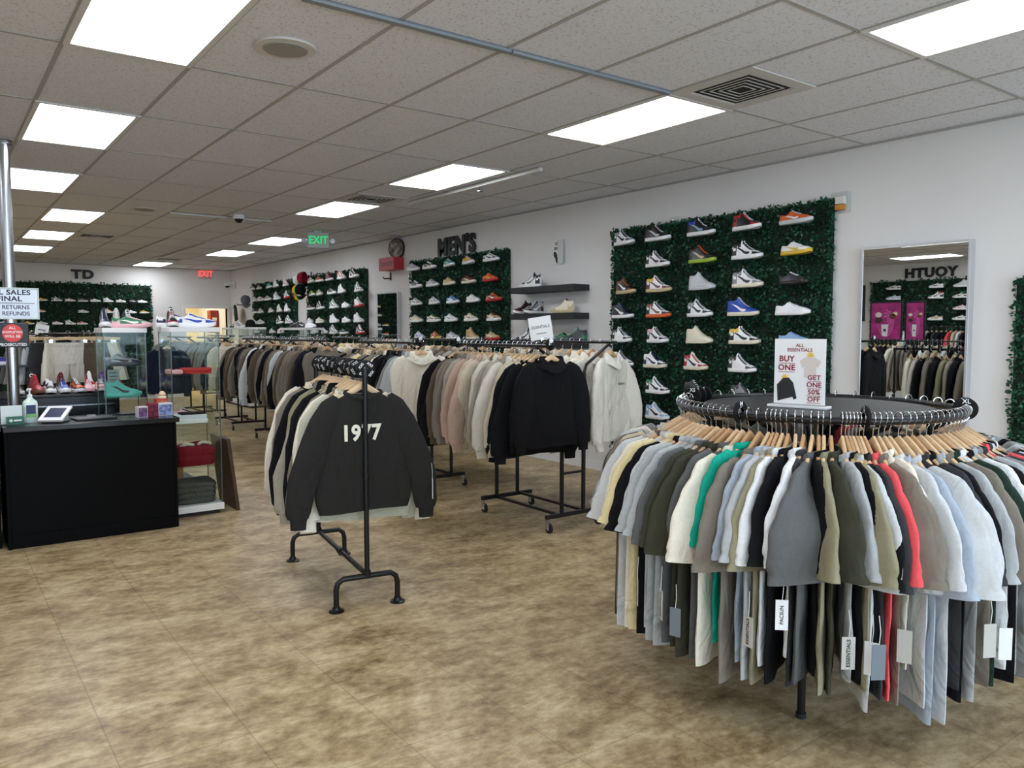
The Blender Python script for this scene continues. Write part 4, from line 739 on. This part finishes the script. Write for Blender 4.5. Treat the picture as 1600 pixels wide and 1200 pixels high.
o = (.475, 6.60, ZT_); t = thing('card_holder', 'clear card holder with green and white cards on the counter', 'card holder', o, R(4)); ob('tray', MB().box(-.08, .085, -.06, .07, 0, .005).box(-.08, .085, -.06, -.056, .005, .03).box(-.08, .085, .045, .05, .005, .12), CLEAR, t); ob('white_cards', MB().box(-.075, .055, .02, .042, .006, .135), mat('E8F1EE', .4), t); gc = ob('green_cards', MB().box(-.05, .055, -.05, -.02, .006, .062), mat('1F6B50', .4), t); ob('card_mark', MB().cyl((-.025, -.0515, .035), 'y', .011, .001, 16).box(-.008, .04, -.0515, -.0505, .029, .041), WHITE, gc)
o = (.585, 6.70, ZT_); t = thing('sanitizer_bottle', 'clear hand sanitizer pump bottle with blue label on counter', 'bottle', o, R(5))
ob('body', MB().loft([[(a * math.copysign(abs(cos(q)) ** .6, cos(q)), b * math.copysign(abs(sin(q)) ** .6, sin(q)), z) for q in [2 * pi * k / 24 for k in range(24)]] for a, b, z in ((.044, .028, 0), (.048, .031, .006), (.048, .031, .135), (.044, .028, .155), (.02, .018, .175), (.016, .016, .185))], True, True, True), mat('DDEFE6', .08, 0, 'clear_gel', 0, 30, 0, .6), t)
ob('pump', MB().lathe((0, 0, .185), [(.017, 0), (.017, .02), (.006, .022), (.006, .05), (.014, .052), (.014, .066)], 16).tube([(0, 0, .243), (-.015, -.02, .245), (-.022, -.035, .236)], .006, 8), mat('F2F5F4', .3), t)
lb = ob('label', MB().box(-.030, .030, -.0335, -.0305, .04, .13), mat('25395E', .5), t); ob('label_band', MB().box(-.028, .028, -.0345, -.0336, .04, .065), mat('7FBF6A', .5), lb)
o = (.74, 6.63, ZT_); t = thing('card_terminal', 'white payment terminal with dark screen on the counter', 'payment terminal', o, R(-30))
ob('stand', MB().ext([(-.07, .004), (.07, .004), (.075, .02), (-.05, .085), (-.08, .08)], (-.055, 0, 0), (0, -1, 0), UP, (.11, 0, 0)), mat('B9BAB8', .4), t)
s_ = MB().ext([(-.092, .008), (.10, .008), (.10, .02), (-.092, .02)], (-.085, 0, 0), (0, 1, 0), UP, (.17, 0, 0)); sc = ob('slab', s_, WHITE, t, (0, -.008, .047), (R(26), 0, 0)); ob('screen', MB().box(-.058, .058, -.055, .075, .0203, .0212), mat('3C4660', .15), sc); bv(ob('base_pad', MB().box(-.07, .07, -.075, .07, 0, .006), BLACK, t), .003)
o = (1.0, 6.70, ZT_); t = thing('clipboard', 'flat black clipboard lying on the counter', 'clipboard', o, R(6)); bv(ob('board', MB().box(-.14, .14, -.10, .10, 0, .012), BLACK, t), .004); ob('sheet', MB().box(-.12, .11, -.085, .085, .0122, .0135), mat('2B2C2E', .3), t); ob('clip', MB().box(-.03, .03, .07, .1, .0137, .024), STEEL, t)
o = (1.30, 6.93, ZT_); t = thing('tablet', 'flat grey tablet lying at the back of the counter', 'tablet', o, R(3)); bv(ob('case', MB().box(-.09, .09, -.06, .06, 0, .01), mat('3A3D40', .4), t), .004); ob('screen', MB().box(-.08, .08, -.05, .05, .0101, .0108), mat('6F757A', .2), t)
def cardbox(o, w, h, base, art, label):
    t = thing('card_box', label, 'box', o, R(8), 'trading card boxes on the counter'); bv(ob('carton', MB().box(-w / 2, w / 2, -.03, .03, 0, h), mat(base, .4), t), .002); ob('artwork', MB().box(-w / 2 + .006, w / 2 - .006, -.0312, -.0304, .006, h - .012), mat(art, .4, 0, 'swirled_print', .9, 34), t)
cardbox((1.315, 6.60, ZT_), .075, .085, 'D4C9D2', '6E4C78', 'small purple card box at the left of row'); cardbox((1.395, 6.61, ZT_), .072, .105, '8E2440', '6A2038', 'dark red card box in the middle of the row'); cardbox((1.485, 6.63, ZT_), .11, .10, 'D9DCE4', '7F8EC0', 'white and blue card box at the right of row')
cardbox((1.48, 6.70, ZT_), .09, .13, 'C23A32', 'B06A50', 'red card box standing behind the blue one')
t = thing('figurine', 'small cream figure sitting on the red card box', 'figurine', (1.49, 6.70, ZT_ + .1305)); ob('base', MB().lathe((0, 0, 0), [(.03, 0), (.034, .01), (.03, .018)], 16), mat('E9DCC4', .5), t); ob('body', MB().lathe((0, 0, .018), [(.022, 0), (.028, .015), (.018, .034), (.006, .04)], 16), mat('E3C79C', .5), t)
# glass towers behind the counter
tower('tall glass display tower at the right end of the counter', 1.56, 1.96, 6.72, 7.15, 1.56, (.41, .77, 1.175), 'glass towers behind the counter'); tower('glass display tower behind the counter, left of the other', 1.13, 1.465, 7.05, 7.42, 1.555, (.41, .98, 1.24), 'glass towers behind the counter')
ts = 'shoes on the glass towers'
shoe('L:WBWBWW', (1.795, 6.86, 1.56), R(-4), 'in front on the right glass tower', ts, None, 1.12); shoe('L:WNWNWW', (1.70, 7.02, 1.56), R(0), 'behind on the right glass tower', ts, None, 1.12); shoe('H:KRWKKK', (1.615, 6.86, 1.56), R(-97), 'facing out on the right glass tower', ts)
shoe('H:NSWSNN', (1.175, 7.2, 1.555), R(-95), 'far left on the left glass tower', ts); shoe('H:SAWSSS', (1.275, 7.26, 1.555), R(-100), 'wrapped, on the left glass tower', ts); shoe('H:KSWKKK', (1.375, 7.30, 1.555), R(-88), 'on the left glass tower', ts); shoe('L:EPPWES', (1.36, 7.09, 1.555), R(-5), 'on top of the left glass tower', ts)
shoe('L:GNHKLG', (1.2975, 7.2, 1.2405), R(-3), 'on the left tower’s upper glass shelf', ts, None, .95); shoe('H:LLLKLR', (1.2975, 7.2, .9805), R(-3), 'on the left tower’s lower glass shelf', ts, None, .95)
def folded(loc, w, d, h, colour, label, seed, n=3):
    r = random.Random(seed); t = thing('folded_clothing', label, 'folded clothes', loc, R(r.uniform(-6, 6)), 'folded clothes in the right glass tower'); z = 0
    for k in range(n):
        hh = h / n; m = MB(); rings = []
        for a, zz in ((.93, 0), (1, .25), (1, .7), (.94, .95), (.6, 1.06), (.2, 1.1)):
            rings.append([(w / 2 * a * math.copysign(abs(cos(q)) ** .45, cos(q)) * (1 + .03 * sin(3 * q + k)), d / 2 * a * math.copysign(abs(sin(q)) ** .45, sin(q)), z + hh * zz * (1 + .18 * sin(2 * q + seed + k)) if zz else z) for q in [2 * pi * j / 36 for j in range(36)]])
        m.loft(rings, True, True, True); ob('fold', m, fabric(colour), t); z += hh * .86
    return t
folded((1.76, 6.93, .0905), .35, .30, .20, '55534F', 'pile of dark grey folded clothes at the bottom of tower', 3, 4)
f = folded((1.76, 6.92, .4105), .34, .30, .17, '7E1826', 'dark red folded top with cream lettering in the glass tower', 5, 2)
ob('print', MB().tube([(-.12, -.10, .165), (-.07, -.125, .185), (-.02, -.11, .175), (-.06, -.07, .185), (-.10, -.10, .18)], .012, 6).tube([(.02, -.12, .18), (.06, -.09, .19), (.10, -.115, .185), (.13, -.08, .17), (.09, -.06, .185)], .012, 6), fabric('DED6BE'), f)
folded((1.81, 6.92, 1.1755), .23, .26, .045, 'C8403C', 'red and pink folded top on the top glass shelf', 7, 2); folded((1.635, 6.92, 1.1755), .11, .24, .03, 'E2A9A8', 'pale pink folded top beside the red one', 9, 1)
t = thing('white_box', 'stack of white boxes with black lids in the glass tower', 'box', (1.72, 6.84, .7705)); bv(ob('lower_box', MB().box(-.13, .13, -.09, .09, 0, .038), WHITE, t), .003); bv(ob('upper_box', MB().box(-.125, .125, -.085, .085, .0385, .07), mat('DDE0E4', .4), t), .003); ob('dark_cloth', MB().box(-.07, .12, -.07, .06, .0705, .085), fabric('2A1A1E'), t)
shoe('L:PKWPPS', (1.76, 7.05, .7705), R(-8), 'inside the right glass tower', ts, 'pale pink and dark')
t = thing('leaning_board', 'brown wooden board leaning on the right glass tower', 'board', (2.06, 7.0, 0)); ob('board', MB().ext([(.072, 0), (.0, .62), (-.022, .615), (.05, 0)], (0, -.26, 0), (1, 0, 0), UP, (0, .5, 0)), mat('4A3222', .5, 0, 'walnut_board', .25, 9), t, (-.04, 0, 0)); ob('edge', MB().ext([(.077, 0), (.005, .62), (.001, .62), (.073, 0)], (0, -.26, 0), (1, 0, 0), UP, (0, .5, 0)), mat('2E2018', .5), t, (-.04, 0, 0))
t = thing('carton', 'brown cardboard carton on the floor behind the counter', 'box', (1.66, 7.80, 0)); bv(ob('body', MB().box(-.2, .2, -.18, .18, 0, .45), mat('A98658', .8), t), .004); ob('tape', MB().box(-.2, .2, -.03, .03, .4505, .452), mat('C9B48C', .4), t)
# tool cabinet topped with shoes
t = thing('tool_cabinet', 'black drawer cabinet topped with shoes behind the counter', 'cabinet', (.95, 7.95, 0)); BC = mat('131417', .3)
wob('body', MB().box(.28, 1.36, 7.72, 8.36, .05, .965), BC, t, .004); wob('top', MB().box(.26, 1.38, 7.70, 8.38, .966, .99), BC, t, .004)
for k in range(4):
    d = wob('drawer', MB().box(.32, 1.32, 7.705, 7.719, .72 - .2 * k, .90 - .2 * k), mat('0C0D0F', .25), t, .003); wob('drawer_pull', MB().box(.34, 1.30, 7.69, 7.704, .885 - .2 * k, .895 - .2 * k), STEEL, d); wob('lock', MB().cyl((1.24, 7.7, .80 - .2 * k), 'y', .014, .004, 14), STEEL, d)
for x in (.34, 1.30):
    for y in (7.78, 8.3): wob('foot', MB().cyl((x, y, 0), 'z', .03, .05, 12), RUBBER, t)
cs = 'shoes on the black cabinet'
for k, (x, sp) in enumerate(((.40, 'L:WWWWWK'), (.60, 'L:KEWWKK'), (.74, 'H:RMDRRR'), (.845, 'L:KWWWKW'), (.945, 'L:BWWWBB'), (1.045, 'L:OKWKOK'), (1.14, 'L:PPPPPP'), (1.235, 'L:PKPWWK'), (1.325, 'L:CPPTCZ'))): shoe(sp, (x, 7.865, .9905), R(-90 + (k % 3 - 1) * 6), f'{ORD[k]} of front row on black cabinet', cs, full=True)
for k, (x, sp) in enumerate(((.62, 'L:KHKKKK'), (.74, 'H:KRKKKK'), (.86, 'L:KWWKKW'), (.97, 'H:MKWKMM'), (1.08, 'L:DKWKKK'), (1.2, 'H:RWWRRW'), (1.31, 'H:ZTWZZZ'))): shoe(sp, (x, 8.20, .9905), R(-90), f'{ORD[k]} of back row on black cabinet', cs)
# stand with blue shoe at the far left
t = thing('shoe_stand', 'black tiered shoe stand behind the steel pole', 'stand', (.42, 8.55, 0)); wob('post', MB().box(.05, .08, 8.53, 8.56, 0, 1.7).box(.70, .73, 8.53, 8.56, 0, 1.7), BLACKMETAL, t)
for z in (.9, 1.22, 1.5): wob('tier', MB().box(.05, .73, 8.40, 8.70, z - .02, z), BLACKMETAL, t)
shoe('L:ZBWWBW', (.48, 8.52, 1.2205), R(-10), 'on the stand behind steel pole', cs, 'blue and purple'); shoe('L:KSWKKS', (.2, 8.52, 1.2205), R(-10), 'on the stand behind steel pole', cs); shoe('L:KOWOKK', (.36, 8.52, 1.5005), R(-10), 'on the stand behind steel pole', cs); shoe('L:HKKWKK', (.36, 8.52, .9005), R(-8), 'on the stand behind steel pole', cs)
# round rack of shorts
SCX, SCY, SR, SZ = 1.08, 8.86, .30, 1.50
t = thing('shorts_rack', 'small round rack of shorts behind the black cabinet', 'clothes rack', (SCX, SCY, 0)); ob('ring', MB().loft([[((SR + .011 * cos(b)) * cos(a), (SR + .011 * cos(b)) * sin(a), SZ + .011 * sin(b)) for b in [2 * pi * k / 8 for k in range(8)]] for a in [2 * pi * k / 48 for k in range(49)]]), BLACKMETAL, t); ob('post', MB().cyl((0, 0, 0), 'z', .02, SZ, 12), BLACKMETAL, t); ob('spokes', MB().tube([(-SR, 0, SZ), (SR, 0, SZ)], .008, 6).tube([(0, -SR, SZ), (0, SR, SZ)], .008, 6), BLACKMETAL, t); ob('base', MB().lathe((0, 0, 0), [(.25, 0), (.25, .01), (.03, .03)], 28), BLACKMETAL, t)
def shorts_meshes(seed):
    r = random.Random(seed); p = r.uniform(0, 6); m = MB(); rings = []
    def ringat(cx, a, b, z): return [(cx + a * math.copysign(abs(cos(q)) ** .75, cos(q)), b * math.copysign(abs(sin(q)) ** .7, sin(q)) + .008 * sin(16 * (cx + a * cos(q)) + p) * min(1, (-.09 - z) * 6), z) for q in [2 * pi * k / 26 for k in range(26)]]
    m.loft([ringat(0, .185, .018, -.10), ringat(0, .20, .022, -.15), ringat(0, .222, .03, -.22), ringat(0, .236, .034, -.30)], True)
    L_ = []
    for s in (-1, 1):
        l = MB().loft([ringat(s * .115, .122, .033, -.285), ringat(s * .125, .125, .036, -.36), ringat(s * .14, .126, .038, -.44), ringat(s * .15, .126, .036, -.475)], True); L_.append(weld(l.mesh('leg')))
    wbm = MB().loft([ringat(0, .187, .020, -.095), ringat(0, .189, .022, -.10), ringat(0, .189, .022, -.135), ringat(0, .186, .020, -.14)], True)
    dr = MB().tube([(-.02, -.024, -.11), (-.024, -.034, -.15), (-.02, -.036, -.19)], .004, 5).tube([(.02, -.024, -.11), (.022, -.034, -.15), (.026, -.036, -.2)], .004, 5)
    return weld(m.mesh('seat')), L_, weld(wbm.mesh('waistband')), dr.mesh('drawstring')
SHO = [shorts_meshes(k) for k in range(3)]
cb = MB(); cb.loft([[(x, a * .008, -.062 + .010 * (1 - abs(x) / .2) + b) for a, b in ((-1, -.014), (1, -.014), (1, .014), (-1, .014))] for x in [-.2 + .4 * k / 10 for k in range(11)]], True, True, True); CBAR = cb.mesh('clip_bar', False)
CLIP = MB().box(-.16, -.13, -.012, .012, -.105, -.065).box(.13, .16, -.012, .012, -.105, -.065).mesh('clips', False)
hk2 = MB().tube([(.021 * sin(a), 0, .021 * cos(a) - .004) for a in [R(-110 + 12 * k) for k in range(25)]] + [(.012, 0, -.032), (0, 0, -.055)], .0019, 6).mesh('hook')
SHL = [(-90, 90, 'pale oatmeal', 'front pale oatmeal shorts facing out on the small round rack'), (-118, 62, CR, 'cream shorts left of the front pair on the small rack'), (-130, 52, CH_, 'charcoal shorts beside the cream pair on the small rack'), (-142, 40, LG, 'light grey shorts left of the charcoal pair on small rack'), (-156, 26, OT, 'oatmeal shorts at the left of the small rack'), (-172, 10, GY, 'grey shorts at the far left of the small rack'),
       (-64, 128, BR, 'brown shorts right of the front pair on small rack'), (-52, 124, CH_, 'charcoal shorts right of the brown pair on small rack'), (-30, 96, CR, 'cream shorts facing out at the right of the small rack'), (-8, 60, ST, 'stone shorts at the far right of the small rack')]
for k, (a, face, c, lb) in enumerate(SHL):
    a = R(a); p = (SCX + SR * cos(a), SCY + SR * sin(a), SZ + .013); rz = R(face - 90) if face > 80 else R(face - 90 + 0)
    if k and k not in (8,): rz = a + R(8 * (k % 2))
    h = thing('clip_hanger', 'wooden clip hanger of the ' + lb.replace(' on the small round rack', ''). replace(' on the small rack', '').replace(' on small rack', ''), 'clothes hanger', p, rz, 'clip hangers on the small rack'); ob('clip_bar', CBAR, WOOD, h); ob('hook', hk2, CHROME, h); ob('clips', CLIP, CHROME, h)
    g = thing('shorts', lb, 'shorts', p, rz, 'shorts on the small round rack'); q = SHO[k % 3]; m = fabric(FAB[c]); ob('seat', q[0], m, g); [ob('leg', e, m, g) for e in q[1]]; ob('waistband', q[2], m, g); ob('drawstring', q[3], m if c in (CH_, BR) else fabric('DAD8D0'), g)
t = thing('sign_card', 'small tilted white card standing on the shorts rack', 'sign', (.87, 8.66, 1.49)); t.rotation_euler = (0, R(10), 0); ob('card', MB().box(-.055, .055, -.002, .002, 0, .10), WHITE, t); ob('print', MB().box(-.035, .035, -.0028, -.0021, .045, .055), mat('6C6E74', .6), t)
t = thing('notice_sheet', 'white printed notice sheet on the left glass tower', 'notice', (1.26, 7.42, 1.1)); wob('sheet', MB().box(1.22, 1.31, 7.421, 7.424, 1.06, 1.20), WHITE, t); 
wob('text_lines', MB().box(1.235, 1.295, 7.4198, 7.4208, 1.17, 1.175).box(1.235, 1.295, 7.4198, 7.4208, 1.14, 1.145).box(1.235, 1.295, 7.4198, 7.4208, 1.11, 1.115), mat('55565A', .6), t)
# navy tracksuit stand seen through the glass
NR = thing('stand_rack', 'black garment stand seen through the right glass tower', 'clothes rack', (1.95, 8.6, 0)); ob('post', MB().box(-.012, .012, -.012, .012, 0, 1.42), BLACKMETAL, NR); ob('rail', MB().tube([(0, -.16, 1.42), (0, .05, 1.42)], .011, 8), BLACKMETAL, NR); ob('base', MB().box(-.22, .22, -.2, .2, 0, .02), BLACKMETAL, NR)
lb = 'small navy hoodie hanging behind the right glass tower'; p = (1.95, 8.5, 1.4345); hanger(p, R(-20), 'wooden hanger of the small navy hoodie behind the glass tower', 'hangers behind the glass tower').scale = (.7,) * 3; garment('hood', 2, NV, p, R(-20), lb, 'hoodies behind the glass tower', .7)

# ---------------------------------------------------------------- the left half, seen in the tall mirror
def simple_rack(label, x, y0, y1, zr):
    t = thing('straight_rack', label, 'clothes rack', (x, y0, 0)); ob('rail', MB().tube([(0, 0, zr), (0, y1 - y0, zr)], .0125, 10), BLACKMETAL, t)
    for y in (.04, y1 - y0 - .04): ob('upright', MB().box(-.0125, .0125, y - .0125, y + .0125, .02, zr - .01), BLACKMETAL, t); ob('foot', MB().box(-.25, .25, y - .02, y + .02, 0, .02), BLACKMETAL, t)
MC = [K, K, CH_, K, K, TP, CR, ST, TP, TP, TP, K, TP, WT, OT, TP, SD, ST, LG, K, ST, CH_, K, CR, TP, SD, TP, TP, GY, K]
simple_rack('black single-rail rack of hoodies reflected in the tall mirror', -.75, 4.75, 6.9, 1.37)
for k, (c, lb) in enumerate(zip(MC, label_runs([('hood', c) for c in MC], '', 'on the mirrored single-rail rack'))):
    p = (-.75, 6.86 - .069 * k, 1.3845); rz = R(rnd.uniform(-10, 10)); hanger(p, rz, 'wooden hanger of ' + lb, 'hangers on the mirrored rack'); garment('hood', k, c, p, rz, lb, 'hoodies on the mirrored rack', 1)
YC = [CR, WT, NV, NV, K, LG, K, CH_, NV, K, 'coral', SD, WT, K, NV, ST, K, GY]
simple_rack('rack of youth sweatshirts under the YOUTH panel', -4.7, 6.7, 8.4, 1.60)
for k, (c, lb) in enumerate(zip(YC, label_runs([('sweat', c) for c in YC], '', 'on the youth rack'))):
    p = (-4.7, 8.36 - .094 * k, 1.6145); hanger(p, 0, 'wooden hanger of ' + lb, 'hangers on the youth rack'); garment('sweat', k, c, p, 0, lb, 'sweatshirts on the youth rack', .85)
def poster(x, y0, y1, z0, z1, label):
    t = thing('poster_stand', label, 'poster', (x, (y0 + y1) / 2, 0)); wob('frame', MB().box(x - .02, x, y0, y1, z0, z1), mat('17151A', .4), t, .004); f = .03; xx = x + .001
    wob('backdrop', MB().box(x, xx, y0 + f, y1 - f, z0 + f, z1 - f), mat('B42C7C', .5, 0, 'pink_swirl_print', .35, 7), t); yc = (y0 + y1) / 2; w_ = (y1 - y0) * .5; hh = z1 - z0
    sw = MB()
    for k in range(5): r0 = .12 + .085 * k; sw.loft([[(xx + .0005, yc + w_ * 1.0 * (r0 + d) * cos(a), z0 + hh * (.52 + .95 * (r0 + d) * sin(a) * .9)) for d in (0, .03)] for a in [R(20 + 37 * k + 9 * j) for j in range(22)]], False)
    sw.v = [(a, min(max(b, y0 + f), y1 - f), min(max(c, z0 + f), z1 - f)) for a, b, c in sw.v]; wob('swirls', sw, mat('E77BC0', .5), t)
    wob('cup', MB().ext([(-.16, 0), (.16, 0), (.22, .40), (-.22, .40)], (xx + .0012, yc + w_ * .05, z0 + hh * .12), (0, w_, 0), (0, 0, hh * .75), (.001, 0, 0)), WHITE, t)
    wob('cup_mark', MB().ext([(.09 * cos(2 * pi * k / 20), .09 * sin(2 * pi * k / 20)) for k in range(20)], (xx + .0025, yc + w_ * .05, z0 + hh * .27), (0, w_, 0), (0, 0, w_), (.0005, 0, 0)), mat('5A2A6E', .5), t)
    for sx, sz, s, h in ((-.5, .52, .24, '4A2A24'), (-.5, .66, .2, 'EFE6D8'), (.45, .62, .2, '6E3A24'), (.62, .68, .15, 'F0DFA8')): wob('scoop', MB().ext([(s * cos(2 * pi * k / 22), s * .8 * sin(2 * pi * k / 22)) for k in range(22)], (xx + .0008, yc - w_ * sx * .9, z0 + hh * sz), (0, w_, 0), (0, 0, w_), (.0006, 0, 0)), mat(h, .5), t)
    wob('post', MB().box(x - .035, x - .021, yc - .02, yc + .02, 0, z1 - .05), BLACKMETAL, t); wob('base', MB().box(x - .2, x + .15, yc - .2, yc + .2, 0, .015), BLACKMETAL, t)
poster(-1.5, 6.76, 7.33, 1.36, 2.03, 'wide pink dessert poster on a stand, reflected in the mirror'); poster(-1.5, 6.38, 6.72, 1.36, 2.02, 'narrow pink dessert poster beside the wide one, in mirror')
t = thing('wall_screen', 'dark tall screen on left wall at the edge of the mirror', 'screen', (XL, 9.85, 1.9)); wob('case', MB().box(XL + .002, XL + .06, 9.62, 10.1, 1.75, 2.55), mat('14161A', .3), t, .005); wob('panel', MB().box(XL + .0605, XL + .062, 9.65, 10.07, 1.79, 2.51), mat('1E2C3A', .1), t)
